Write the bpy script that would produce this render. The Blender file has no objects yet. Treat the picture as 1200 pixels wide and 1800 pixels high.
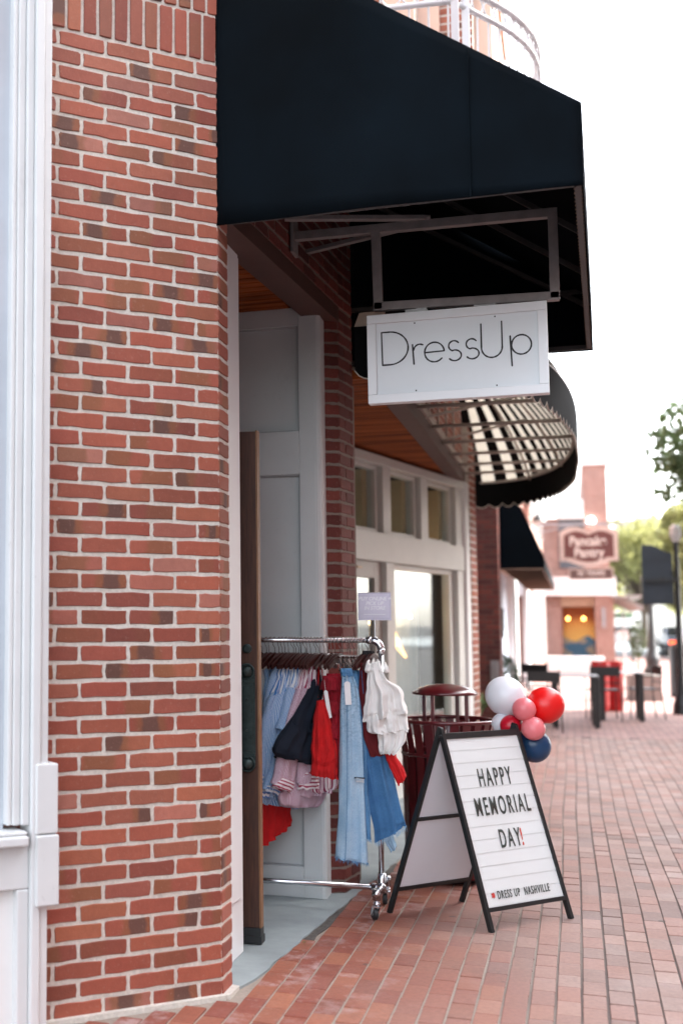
import bpy, bmesh, math, random
from mathutils import Vector, Matrix, noise
PI=math.pi; R=math.radians
rnd=random.Random(7)
C=bpy.data.collections.new('Scene objects'); 
sc=bpy.context.scene; sc.collection.children.link(C)
# ---------------------------------------------------------------- camera, sky, sun, exposure
EYE=1.4332
YAW,PITCH,ROLL=-.350235,.0888226,.001523
def make_camera():
    cy,sy=math.cos(YAW),math.sin(YAW); cp,sp=math.cos(PITCH),math.sin(PITCH)
    f=Vector((sy*cp,cy*cp,sp)); r=Vector((cy,-sy,0)); u=r.cross(f)
    cr,sr=math.cos(ROLL),math.sin(ROLL); r,u=cr*r+sr*u,-sr*r+cr*u
    cam=bpy.data.cameras.new('camera'); o=bpy.data.objects.new('camera',cam); C.objects.link(o)
    m=Matrix((( r.x,u.x,-f.x,0),(r.y,u.y,-f.y,0),(r.z,u.z,-f.z,EYE),(0,0,0,1)))
    o.matrix_world=m
    cam.sensor_fit='VERTICAL'; cam.sensor_height=36; cam.lens=43.878; cam.shift_x=.22287
    cam.clip_start=.05; cam.clip_end=2000
    cam.dof.use_dof=True; cam.dof.focus_distance=5.75; cam.dof.aperture_fstop=1.5
    sc.camera=o
make_camera()
sc.view_settings.view_transform='Standard'; sc.view_settings.look='None'; sc.view_settings.gamma=1
sc.view_settings.exposure=3.05
SUN_EL,SUN_AZ=R(38),R(62)      # azimuth measured from +Y (along the street) towards +X (away from the shops)
w=bpy.data.worlds.new('World'); sc.world=w; w.use_nodes=True
nt=w.node_tree; bg=nt.nodes['Background']
sky=nt.nodes.new('ShaderNodeTexSky'); sky.sky_type='NISHITA'; sky.sun_disc=False
sky.sun_elevation=SUN_EL; sky.sun_rotation=SUN_AZ; sky.air_density=1.0; sky.dust_density=3.0; sky.ozone_density=1.0
hs=nt.nodes.new('ShaderNodeHueSaturation'); hs.inputs['Saturation'].default_value=.30
nt.links.new(sky.outputs[0],hs.inputs['Color']); nt.links.new(hs.outputs[0],bg.inputs['Color'])
bg.inputs['Strength'].default_value=.15
sl=bpy.data.lights.new('sun','SUN'); sl.energy=2.0; sl.angle=R(.5); sl.color=(1,.94,.86)
so=bpy.data.objects.new('sun',sl); C.objects.link(so)
so.rotation_euler=(R(90)-SUN_EL,0,PI-SUN_AZ)   # shines from azimuth SUN_AZ
# ---------------------------------------------------------------- helpers
def tag(o,label=None,cat=None,group=None,kind=None):
    if label: o['label']=label
    if cat: o['category']=cat
    if group: o['group']=group
    if kind: o['kind']=kind
    return o
def thing(name,label,cat,loc=(0,0,0),rz=0,group=None,parent=None):
    o=bpy.data.objects.new(name,None); C.objects.link(o); o.location=loc; o.rotation_euler=(0,0,rz)
    o.empty_display_size=.1
    return tag(o,label,cat,group)
class MB:
    def __init__(s): s.v=[];s.f=[];s.uv=None;s.mi=[]
    def add(s,vs,fs,mi=0):
        b=len(s.v); s.v+=[tuple(v) for v in vs]; s.f+=[tuple(i+b for i in f) for f in fs]; s.mi+=[mi]*len(fs); return s
    def box(s,x0,x1,y0,y1,z0,z1,mi=0):
        return s.add([(x0,y0,z0),(x1,y0,z0),(x1,y1,z0),(x0,y1,z0),(x0,y0,z1),(x1,y0,z1),(x1,y1,z1),(x0,y1,z1)],
          [(0,3,2,1),(4,5,6,7),(0,1,5,4),(1,2,6,5),(2,3,7,6),(3,0,4,7)],mi)
    def prism(s,poly,z0,z1,mi=0):   # polygon in XY, counter-clockwise
        n=len(poly); vs=[(x,y,z0) for x,y in poly]+[(x,y,z1) for x,y in poly]
        return s.add(vs,[tuple(range(n-1,-1,-1)),tuple(range(n,2*n))]+[(i,(i+1)%n,(i+1)%n+n,i+n) for i in range(n)],mi)
    def slab(s,poly,o,U,V,N,t,mi=0):  # polygon (u,v) in plane o,U,V extruded by t along N
        o,U,V,N=map(Vector,(o,U,V,N)); n=len(poly)
        vs=[o+U*a+V*b for a,b in poly]+[o+U*a+V*b+N*t for a,b in poly]
        return s.add(vs,[tuple(range(n)),tuple(range(2*n-1,n-1,-1))]+[(i,i+n,(i+1)%n+n,(i+1)%n) for i in range(n)],mi)
    def obox(s,o,U,V,N,u0,u1,v0,v1,n0,n1,mi=0):
        o,U,V,N=map(Vector,(o,U,V,N))
        vs=[o+U*a+V*b+N*c for c in (n0,n1) for a,b in ((u0,v0),(u1,v0),(u1,v1),(u0,v1))]
        return s.add(vs,[(0,3,2,1),(4,5,6,7),(0,1,5,4),(1,2,6,5),(2,3,7,6),(3,0,4,7)],mi)
    def tube(s,path,r,n=8,cap=True,mi=0,closed=False):
        path=[Vector(p) for p in path]; m=len(path); rs=r if isinstance(r,(list,tuple)) else [r]*m
        vs=[];fs=[]; prev=None
        for i,p in enumerate(path):
            if closed: t=(path[(i+1)%m]-path[i-1])
            else: t=(path[min(i+1,m-1)]-path[max(i-1,0)])
            t=t.normalized() if t.length>1e-9 else Vector((0,0,1))
            if prev is None:
                a=Vector((0,0,1)) if abs(t.z)<.9 else Vector((1,0,0)); a=(a-t*a.dot(t)).normalized()
            else:
                a=prev-t*prev.dot(t); a=a.normalized()
            prev=a; b=t.cross(a)
            for k in range(n):
                an=2*PI*k/n+PI/n; vs.append(p+(a*math.cos(an)+b*math.sin(an))*rs[i])
        for i in range(m if closed else m-1):
            for k in range(n):
                j=(i+1)%m
                fs.append((i*n+k,i*n+(k+1)%n,j*n+(k+1)%n,j*n+k))
        if cap and not closed: fs+= [tuple(range(n-1,-1,-1)),tuple((m-1)*n+k for k in range(n))]
        return s.add(vs,fs,mi)
    def bar(s,a,b,w,h=None,up=(0,0,1),mi=0):   # rectangular bar between two points
        a,b=Vector(a),Vector(b); h=h or w; t=(b-a); L=t.length; t.normalize(); up=Vector(up)
        if abs(t.dot(up))>.98: up=Vector((0,1,0))
        x=t.cross(up).normalized(); y=x.cross(t)
        return s.obox(a,t,x,y,0,L,-w/2,w/2,-h/2,h/2,mi)
    def lathe(s,prof,n=24,c=(0,0,0),mi=0):
        vs=[];fs=[];m=len(prof)
        for r,z in prof:
            for k in range(n):
                a=2*PI*k/n; vs.append((c[0]+r*math.cos(a),c[1]+r*math.sin(a),c[2]+z))
        for i in range(m-1):
            for k in range(n): fs.append((i*n+k,i*n+(k+1)%n,(i+1)*n+(k+1)%n,(i+1)*n+k))
        fs+=[tuple(range(n-1,-1,-1)),tuple((m-1)*n+k for k in range(n))]
        return s.add(vs,fs,mi)
    def ball(s,c,r,n=12,m=8,sz=1,mi=0):
        prof=[(max(r*math.sin(PI*i/m),1e-4),-r*sz*math.cos(PI*i/m)) for i in range(m+1)]
        return s.lathe(prof,n,c,mi)
def mk(name,mb,mat,parent=None,smooth=False,bevel=0,recalc=True,label=None,loc=None,uvs=None,cols=None,autos=None):
    me=bpy.data.meshes.new(name); me.from_pydata(mb.v,[],mb.f)
    mats=mat if isinstance(mat,(list,tuple)) else [mat]
    for m in mats: me.materials.append(m)
    if len(mats)>1: me.polygons.foreach_set('material_index',mb.mi)
    if recalc:
        bm=bmesh.new(); bm.from_mesh(me); bmesh.ops.recalc_face_normals(bm,faces=bm.faces); bm.to_mesh(me); bm.free()
    if uvs:
        for nm,data in uvs.items():
            l=me.uv_layers.new(name=nm)
            for i,lp in enumerate(me.loops): l.data[i].uv=data[lp.vertex_index]
    if smooth: me.polygons.foreach_set('use_smooth',[True]*len(me.polygons))
    me.update()
    o=bpy.data.objects.new(name,me); C.objects.link(o)
    if parent is not None: o.parent=parent
    if loc: o.location=loc
    if bevel:
        b=o.modifiers.new('bevel','BEVEL'); b.width=bevel; b.segments=2; b.limit_method='ANGLE'; b.angle_limit=R(40)
    if label: o['label']=label
    return o
def struct(name,mb,mat,**k):
    o=mk(name,mb,mat,**k); o['kind']='structure'; return o
def single(name,mb,mat,label,cat,group=None,**k):
    return tag(mk(name,mb,mat,**k),label,cat,group)
# ---------------------------------------------------------------- materials
def nodes(name):
    m=bpy.data.materials.new(name); m.use_nodes=True; n=m.node_tree; return m,n,n.nodes['Principled BSDF']
def N(n,t,**k):
    x=n.nodes.new(t)
    for a,b in k.items():
        if a.startswith('i_'): x.inputs[int(a[2:]) if a[2:].isdigit() else a[2:].replace('_',' ')].default_value=b
        else: setattr(x,a,b)
    return x
def ramp(n,src,stops):
    r=n.nodes.new('ShaderNodeValToRGB'); e=r.color_ramp.elements
    while len(e)<len(stops): e.new(.5)
    for i,(p,c) in enumerate(stops): e[i].position=p; e[i].color=(*c,1) if len(c)==3 else c
    n.links.new(src,r.inputs[0]); return r.outputs[0]
def mixc(n,fac,a,b,mode='MIX'):
    x=n.nodes.new('ShaderNodeMix'); x.data_type='RGBA'; x.blend_type=mode
    for s,v in ((0,fac),(6,a),(7,b)):
        if hasattr(v,'is_linked') or hasattr(v,'links'): n.links.new(v,x.inputs[s])
        else: x.inputs[s].default_value=v if s==0 else ((*v,1) if len(v)==3 else v)
    return x.outputs[2]
def math_(n,op,a,b=None,c=None):
    x=n.nodes.new('ShaderNodeMath'); x.operation=op
    for i,v in enumerate((a,b,c)):
        if v is None: continue
        if hasattr(v,'links'): n.links.new(v,x.inputs[i])
        else: x.inputs[i].default_value=v
    return x.outputs[0]
def noise_t(n,scale,detail=4,rough=.5,vec=None,coord='Object',stretch=None):
    x=n.nodes.new('ShaderNodeTexNoise'); x.inputs['Scale'].default_value=scale; x.inputs['Detail'].default_value=detail; x.inputs['Roughness'].default_value=rough
    if vec is None:
        tc=n.nodes.new('ShaderNodeTexCoord'); vec=tc.outputs[coord]
    if stretch:
        mp=n.nodes.new('ShaderNodeMapping'); mp.inputs['Scale'].default_value=stretch; n.links.new(vec,mp.inputs[0]); vec=mp.outputs[0]
    n.links.new(vec,x.inputs['Vector']); return x.outputs['Fac']
def bump(n,h,strength=.3,dist=.002,bs=None):
    b=n.nodes.new('ShaderNodeBump'); b.inputs['Strength'].default_value=strength; b.inputs['Distance'].default_value=dist
    n.links.new(h,b.inputs['Height'])
    if bs: n.links.new(b.outputs[0],bs.inputs['Normal'])
    return b.outputs[0]
_m={}
def paint(name,col,rough=.5,var=.12,scale=6,metal=0,bmp=.15,bscale=60,coat=0,stretch=None,spec=None):
    if name in _m: return _m[name]
    m,n,b=nodes(name)
    f=noise_t(n,scale,5,.6,stretch=stretch)
    lo=tuple(c*(1-var) for c in col); hi=tuple(min(1,c*(1+var)) for c in col)
    n.links.new(ramp(n,f,[(.3,lo),(.7,hi)]),b.inputs['Base Color'])
    b.inputs['Roughness'].default_value=rough; b.inputs['Metallic'].default_value=metal
    if coat: b.inputs['Coat Weight'].default_value=coat
    if spec is not None: b.inputs['Specular IOR Level'].default_value=spec
    if bmp: bump(n,noise_t(n,bscale,3,.5,stretch=stretch),bmp,.002,b)
    _m[name]=m; return m
def emit(name,col,s):
    if name in _m: return _m[name]
    m,n,b=nodes(name); b.inputs['Base Color'].default_value=(*col,1); b.inputs['Emission Color'].default_value=(*col,1); b.inputs['Emission Strength'].default_value=s
    _m[name]=m; return m
def brick_mat(name,reds,dark=.5,flash=True,mortar=False,wear=0,bs=.35):
    if name in _m: return _m[name]
    m,n,b=nodes(name)
    u1=N(n,'ShaderNodeUVMap',uv_map='local'); u2=N(n,'ShaderNodeUVMap',uv_map='rnd')
    sp=n.nodes.new('ShaderNodeSeparateXYZ'); n.links.new(u2.outputs[0],sp.inputs[0])
    sl_=n.nodes.new('ShaderNodeSeparateXYZ'); n.links.new(u1.outputs[0],sl_.inputs[0])
    r1,r2=sp.outputs[0],sp.outputs[1]
    col=ramp(n,r1,[(i/(len(reds)-1),c) for i,c in enumerate(reds)])
    nz=noise_t(n,38,5,.6)
    col=mixc(n,.55,col,ramp(n,math_(n,'FRACT',math_(n,'MULTIPLY',r2,3.7)),[(0,(.30,.30,.30)),(.4,(.5,.5,.5)),(1,(.62,.60,.58))]),'OVERLAY')
    col=mixc(n,.55,col,ramp(n,nz,[(.25,(.45,.45,.45)),(.75,(.62,.62,.62))]),'OVERLAY')
    if flash:
        # fired bands: where along the brick the flash sits, how wide
        nw=noise_t(n,22,2,.5)
        x=math_(n,'ADD',sl_.outputs[0],math_(n,'MULTIPLY',math_(n,'SUBTRACT',nw,.5),.22))
        cen=math_(n,'FRACT',math_(n,'MULTIPLY',r2,7.3))
        d=math_(n,'ABSOLUTE',math_(n,'SUBTRACT',x,cen))
        band=ramp(n,d,[(.0,(1,1,1)),(.15,(1,1,1)),(.22,(0,0,0))])
        halo=ramp(n,d,[(.0,(1,1,1)),(.30,(1,1,1)),(.42,(0,0,0))])
        on=ramp(n,r2,[(.0,(0,0,0)),(.80,(0,0,0)),(.84,(1,1,1))])
        halo_on=ramp(n,r2,[(.0,(0,0,0)),(.50,(0,0,0)),(.70,(1,1,1))])
        col=mixc(n,mixc(n,1,halo,mixc(n,1,halo_on,(.6,.6,.6),'MULTIPLY'),'MULTIPLY'),col,(.20,.085,.035))
        col=mixc(n,mixc(n,1,band,mixc(n,1,on,(.75,.75,.75),'MULTIPLY'),'MULTIPLY'),col,(.085,.045,.04))
    st=ramp(n,noise_t(n,2.3,5,.65),[(.35,(.40,.40,.40)),(.7,(.58,.58,.58))]); col=mixc(n,.6,col,st,'OVERLAY')
    col=mixc(n,ramp(n,noise_t(n,75,4,.7),[(.60,(0,0,0)),(.70,(.35,.35,.35))]),col,(.40,.24,.19))
    if wear:
        wn=noise_t(n,5,5,.65)
        wf=ramp(n,wn,[(.52,(0,0,0)),(.72,(wear,wear,wear))])
        col=mixc(n,wf,col,(.52,.43,.41))
    n.links.new(col,b.inputs['Base Color'])
    b.inputs['Roughness'].default_value=.75
    bump(n,noise_t(n,120,6,.65),bs,.004,b)
    _m[name]=m; return m
def mortar_mat(name,col):
    if name in _m: return _m[name]
    m,n,b=nodes(name)
    f=noise_t(n,60,6,.7); g=noise_t(n,3,3,.5)
    c=ramp(n,f,[(.3,tuple(x*.78 for x in col)),(.7,tuple(min(x*1.1,1) for x in col))])
    c=mixc(n,.25,c,ramp(n,g,[(.3,(.35,.35,.35)),(.7,(.65,.65,.65))]),'OVERLAY')
    n.links.new(c,b.inputs['Base Color']); b.inputs['Roughness'].default_value=.95
    bump(n,f,.6,.004,b); _m[name]=m; return m
def wood_mat(name,c1,c2,axis=(1,1,1),scale=1,rough=.55):
    if name in _m: return _m[name]
    m,n,b=nodes(name)
    f=noise_t(n,14*scale,6,.65,stretch=axis)
    n.links.new(ramp(n,f,[(.3,c1),(.7,c2)]),b.inputs['Base Color']); b.inputs['Roughness'].default_value=rough
    bump(n,f,.3,.002,b); _m[name]=m; return m
def glass_mat(name,col=(.9,.95,.95),rough=.02,alpha=.25,k=.5):
    if name in _m: return _m[name]
    m=bpy.data.materials.new(name); m.use_nodes=True; n=m.node_tree; n.nodes.clear()
    out=n.nodes.new('ShaderNodeOutputMaterial'); t=n.nodes.new('ShaderNodeBsdfTransparent'); t.inputs[0].default_value=(*col,1)
    g=n.nodes.new('ShaderNodeBsdfGlossy'); g.inputs['Roughness'].default_value=rough
    mx=n.nodes.new('ShaderNodeMixShader'); fr=n.nodes.new('ShaderNodeLayerWeight'); fr.inputs[0].default_value=.5
    a=math_(n,'MULTIPLY_ADD',math_(n,'POWER',fr.outputs['Facing'],5.0),k,alpha)
    n.links.new(a,mx.inputs[0]); n.links.new(t.outputs[0],mx.inputs[1]); n.links.new(g.outputs[0],mx.inputs[2]); n.links.new(mx.outputs[0],out.inputs[0])
    _m[name]=m; return m
def stripe_mat(name,base,line,period,duty=.5,axis=0,period2=None,soft=.08,rough=.85):
    """woven stripes laid along the garment's own cloth coordinates"""
    if name in _m: return _m[name]
    m,n,b=nodes(name); u=N(n,'ShaderNodeUVMap',uv_map='cloth'); s=n.nodes.new('ShaderNodeSeparateXYZ'); n.links.new(u.outputs[0],s.inputs[0])
    t=math_(n,'FRACT',math_(n,'DIVIDE',s.outputs[axis],period))
    f=ramp(n,t,[(0,(1,1,1)),(duty-soft,(1,1,1)),(duty+soft,(0,0,0)),(.98,(0,0,0))])
    c=mixc(n,f,base,line)
    c=mixc(n,.2,c,ramp(n,noise_t(n,9,3),[(.3,(.4,.4,.4)),(.7,(.6,.6,.6))]),'OVERLAY')
    n.links.new(c,b.inputs['Base Color']); b.inputs['Roughness'].default_value=rough; b.inputs['Sheen Weight'].default_value=.1
    bump(n,noise_t(n,40,4),.12,.004,b)
    _m[name]=m; return m
def cloth(name,col,var=.15,wr=.25,rough=.9,sheen=.15):
    if name in _m: return _m[name]
    m,n,b=nodes(name); f=noise_t(n,12,5,.6)
    n.links.new(ramp(n,f,[(.3,tuple(x*(1-var) for x in col)),(.7,tuple(min(1,x*(1+var)) for x in col))]),b.inputs['Base Color'])
    b.inputs['Roughness'].default_value=rough; b.inputs['Sheen Weight'].default_value=sheen
    bump(n,noise_t(n,30,5,.6),wr,.006,b); _m[name]=m; return m
def denim(name,lo,mid,hi):
    if name in _m: return _m[name]
    m,n,b=nodes(name); u=N(n,'ShaderNodeUVMap',uv_map='cloth'); s=n.nodes.new('ShaderNodeSeparateXYZ'); n.links.new(u.outputs[0],s.inputs[0])
    f=noise_t(n,5,5,.6,vec=u.outputs[0]); g=noise_t(n,160,2,.5,vec=u.outputs[0],stretch=(3,.6,1)); k=noise_t(n,26,4,.7,vec=u.outputs[0],stretch=(1,2.4,1))
    top=ramp(n,s.outputs[1],[(.0,(1,1,1)),(.22,(.6,.6,.6)),(.5,(0,0,0))])
    c=ramp(n,f,[(.3,mid),(.62,hi)])
    c=mixc(n,mixc(n,1,ramp(n,k,[(.5,(0,0,0)),(.62,(1,1,1))]),mixc(n,1,top,(.8,.8,.8),'MULTIPLY'),'MULTIPLY'),c,lo)
    c=mixc(n,.5,c,ramp(n,g,[(.3,(.35,.35,.35)),(.7,(.65,.65,.65))]),'OVERLAY')
    n.links.new(c,b.inputs['Base Color']); b.inputs['Roughness'].default_value=.95
    bump(n,g,.3,.002,b); _m[name]=m; return m
white_trim=paint('painted white trim',(.66,.67,.67),.45,.04,3,bmp=.2,bscale=25)
jamb_white=paint('bright jamb white',(.80,.825,.84),.4,.03,3,bmp=.15,bscale=25)
white_panel=paint('painted panel white',(.60,.645,.655),.5,.05,2.5,bmp=.15,bscale=30)
def scuffs(m,amt=.35,col=(.34,.33,.32)):
    n=m.node_tree; b=n.nodes['Principled BSDF']; l=b.inputs['Base Color'].links[0].from_socket
    f=ramp(n,noise_t(n,7,6,.75,stretch=(1,1,.35)),[(.60,(0,0,0)),(.75,(amt,amt,amt))]); g=ramp(n,noise_t(n,55,4,.7,stretch=(1,1,.6)),[(.66,(0,0,0)),(.72,(amt,amt,amt))])
    n.links.new(mixc(n,g,mixc(n,f,l,col),col),b.inputs['Base Color'])
scuffs(white_trim,.30); scuffs(white_panel,.22)
black_metal=paint('black powder coated metal',(.012,.014,.016),.4,.2,20,0,bmp=.1)
steel=paint('polished steel pipe',(.62,.63,.66),.18,.1,8,1,bmp=.04)
grey_tube=paint('weathered grey tube',(.23,.21,.205),.6,.15,14,0,bmp=.2)
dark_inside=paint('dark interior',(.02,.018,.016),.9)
maroon=paint('maroon powder coat',(.10,.008,.012),.28,.15,10,0,bmp=.05,coat=.5)
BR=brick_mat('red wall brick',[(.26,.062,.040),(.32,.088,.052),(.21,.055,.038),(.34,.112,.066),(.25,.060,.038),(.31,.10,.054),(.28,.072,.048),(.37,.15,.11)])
BRD=brick_mat('awning shaded brick',[(.13,.026,.020),(.18,.038,.027),(.10,.02,.016),(.16,.034,.024)],flash=False)  # pilaster and lintel brick, awning shade darkened into the colour
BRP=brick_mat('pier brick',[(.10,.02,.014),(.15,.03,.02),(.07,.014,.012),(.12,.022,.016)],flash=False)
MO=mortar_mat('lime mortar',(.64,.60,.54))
MOD=mortar_mat('shade darkened mortar',(.25,.21,.18))  # mortar for the same bricks, darkened to carry the awning shade
# ---------------------------------------------------------------- brick work
def rounded(u0,u1,v0,v1,r,jit,rg):
    pts=[]; 
    cs=[(u1-r,v0+r,-90),(u1-r,v1-r,0),(u0+r,v1-r,90),(u0+r,v0+r,180)]
    for cx_,cy_,a0 in cs:
        for k in range(3):
            a=R(a0+45*k); pts.append((cx_+r*math.cos(a)+rg.uniform(-jit,jit),cy_+r*math.sin(a)+rg.uniform(-jit,jit)))
        # a mid-edge point follows each corner
        if a0==-90: pts.append((u1+rg.uniform(-jit,jit),(v0+v1)/2))
        elif a0==0: pts.append(((u0*.4+u1*.6),v1+rg.uniform(-jit,jit)*1.2)); pts.append(((u0*.7+u1*.3),v1+rg.uniform(-jit,jit)*1.2))
        elif a0==90: pts.append((u0+rg.uniform(-jit,jit),(v0+v1)/2))
        else: pts.append(((u0*.7+u1*.3),v0+rg.uniform(-jit,jit)*1.2)); pts.append(((u0*.35+u1*.65),v0+rg.uniform(-jit,jit)*1.2))
    return pts
class Bricks:
    def __init__(s): s.mb=MB(); s.l=[]; s.r=[]
    def brick(s,o,U,V,Nn,u0,u1,v0,v1,proud,rg,jit=.0014,rad=.006,wob=.0006,uvflip=False):
        p=rounded(u0,u1,v0,v1,rad,jit,rg); n=len(p); cx_=(u0+u1)/2; cy_=(v0+v1)/2
        tilt=(rg.uniform(-wob,wob),rg.uniform(-wob,wob)); dz=rg.uniform(-wob,wob)
        vs=[]
        for (k,h) in ((1.0,-.004),(1.0,proud-.0022),(None,proud)):
            for a,b in p:
                if k is None:
                    da=a-cx_; db=b-cy_; a2=cx_+da*(1-.0022/max(abs(u1-u0)/2,.01)); b2=cy_+db*(1-.0022/max(abs(v1-v0)/2,.01))
                else: a2,b2=a,b
                hh=h+(dz+tilt[0]*(a-cx_)/.1+tilt[1]*(b-cy_)/.03 if h>0 else 0)
                vs.append(o+U*a2+V*b2+Nn*hh)
        vs=[*vs]
        fs=[(i,(i+1)%n,(i+1)%n+n,i+n) for i in range(n)]+[(i+n,(i+1)%n+n,(i+1)%n+2*n,i+2*n) for i in range(n)]+[tuple(range(2*n,3*n))]
        s.mb.add(vs,fs,0)
        r=(rg.random(),rg.random())
        L=max(u1-u0,v1-v0)
        for _ in range(3):
            for a,b in p:
                if (u1-u0)>=(v1-v0): s.l.append(((a-u0)/L,(b-v0)/L))
                else: s.l.append(((b-v0)/L,(a-u0)/L))
        s.r+= [r]*(3*n)
    def done(s,name,mats,mort,parent=None,**k):
        nb=len(s.mb.v); s.mb.v+=mort.v; s.mb.f+=[tuple(i+nb for i in f) for f in mort.f]; s.mb.mi+=[1]*len(mort.f)
        s.l+=[(0,0)]*len(mort.v); s.r+=[(0,0)]*len(mort.v)
        return mk(name,s.mb,mats,parent,recalc=False,uvs={'local':s.l,'rnd':s.r},**k)
def courses(B,p0,p1,z0,z1,seed,first=0,parity=0,proud=.0042,L=.2032,Hc=.0677,j=.0150,jit=.0026,rad=.0055,out=None,wob=.0006):
    """running bond between plan points p0 and p1; outward normal lies to the right of p0->p1"""
    rg=random.Random(seed); a=Vector((p0[0],p0[1],0)); b=Vector((p1[0],p1[1],0)); U=(b-a); Lt=U.length; U.normalize(); V=Vector((0,0,1)); Nn=U.cross(V)
    z=z0;i=parity
    while z+Hc*.6<z1:
        u=first if i%2==0 else first-L/2
        e=[]
        while u<Lt-.004:
            a0=max(u,0); a1=min(u+L,Lt)
            if a1-a0>.028: e.append((a0,a1))
            elif e and a0>0: e[-1]=(e[-1][0],a1)
            u+=L
        for a0,a1 in e:
            ja=j/2 if a0>0.001 else .001; jb=j/2 if a1<Lt-.001 else .001
            B.brick(a,U,V,Nn,a0+ja+rg.uniform(-.001,.001)*(a0>.001),a1-jb+rg.uniform(-.001,.001)*(a1<Lt-.001),z+j/2+rg.uniform(-.001,.001),z+Hc-j/2+rg.uniform(-.001,.001),proud,rg,jit,min(rad,(a1-a0)/4),wob)
        z+=Hc; i+=1
CO=Vector((-1.304,4.801,0)); WD=Vector((math.cos(.807812),math.sin(.807812),0)); WN=Vector((math.sin(.807812),-math.cos(.807812),0))
def FX(y): return -1.304+.0745*(y-4.8)
def CW(s,off=0,z=0): p=CO-WD*s+WN*off; return Vector((p.x,p.y,z))
# ---------------------------------------------------------------- ground
asphalt=paint('asphalt road',(.055,.055,.058),.9,.2,3,bmp=.4,bscale=90)
concrete=paint('pale concrete',(.33,.36,.37),.85,.12,4,bmp=.4,bscale=70)
def paver_mat():
    m,n,b=nodes('clay pavers')
    u2=N(n,'ShaderNodeUVMap',uv_map='rnd'); sp=n.nodes.new('ShaderNodeSeparateXYZ'); n.links.new(u2.outputs[0],sp.inputs[0])
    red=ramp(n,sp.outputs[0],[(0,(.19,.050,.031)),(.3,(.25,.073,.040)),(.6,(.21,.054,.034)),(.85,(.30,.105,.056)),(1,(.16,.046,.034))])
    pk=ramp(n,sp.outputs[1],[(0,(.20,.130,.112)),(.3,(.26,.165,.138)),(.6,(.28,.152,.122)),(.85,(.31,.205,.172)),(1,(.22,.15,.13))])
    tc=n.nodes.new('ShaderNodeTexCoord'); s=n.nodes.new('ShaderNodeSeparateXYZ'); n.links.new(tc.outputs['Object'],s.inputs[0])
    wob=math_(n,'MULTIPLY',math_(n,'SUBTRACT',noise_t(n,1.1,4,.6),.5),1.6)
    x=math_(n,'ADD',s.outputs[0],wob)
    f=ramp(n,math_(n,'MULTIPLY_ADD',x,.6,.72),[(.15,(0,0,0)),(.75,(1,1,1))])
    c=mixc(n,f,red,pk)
    c=mixc(n,.5,c,ramp(n,noise_t(n,45,6,.65),[(.3,(.36,.36,.36)),(.7,(.64,.64,.64))]),'OVERLAY')
    # salt bloom near the shop front
    bl=mixc(n,1,ramp(n,noise_t(n,7,5,.7),[(.50,(0,0,0)),(.70,(.6,.6,.6))]),ramp(n,math_(n,'MULTIPLY_ADD',x,-.8,-.45),[(.0,(0,0,0)),(.35,(1,1,1))]),'MULTIPLY')
    bl=mixc(n,1,bl,ramp(n,sp.outputs[1],[(.35,(.15,.15,.15)),(.6,(1,1,1))]),'MULTIPLY')
    c=mixc(n,bl,c,(.50,.42,.42))
    vo=n.nodes.new('ShaderNodeTexVoronoi'); vo.inputs['Scale'].default_value=2.3; n.links.new(tc.outputs['Object'],vo.inputs['Vector'])
    c=mixc(n,ramp(n,vo.outputs['Distance'],[(.035,(.6,.6,.6)),(.05,(0,0,0))]),c,(.06,.045,.04))
    c=mixc(n,ramp(n,noise_t(n,1.7,5,.7),[(.58,(0,0,0)),(.70,(.35,.35,.35))]),c,(.10,.06,.05))
    n.links.new(c,b.inputs['Base Color'])
    n.links.new(ramp(n,noise_t(n,2.2,4,.6),[(.3,(.60,.60,.60)),(.7,(.9,.9,.9))]),b.inputs['Roughness'])
    bump(n,noise_t(n,150,5,.7),.35,.003,b); return m
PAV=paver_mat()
def joint_mat():
    m,n,b=nodes('paver joints'); tc=n.nodes.new('ShaderNodeTexCoord'); s=n.nodes.new('ShaderNodeSeparateXYZ'); n.links.new(tc.outputs['Object'],s.inputs[0])
    x=math_(n,'ADD',s.outputs[0],math_(n,'MULTIPLY',math_(n,'SUBTRACT',noise_t(n,.9,3,.5),.5),.9))
    f=ramp(n,math_(n,'MULTIPLY_ADD',x,1.2,.75),[(.3,(.30,.25,.21)),(.8,(.115,.085,.075))])
    n.links.new(mixc(n,.4,f,ramp(n,noise_t(n,80,5,.7),[(.3,(.3,.3,.3)),(.7,(.7,.7,.7))]),'OVERLAY'),b.inputs['Base Color']); b.inputs['Roughness'].default_value=.95; return m
JNT=joint_mat()
CWD,CL=.0935,.190
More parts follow.
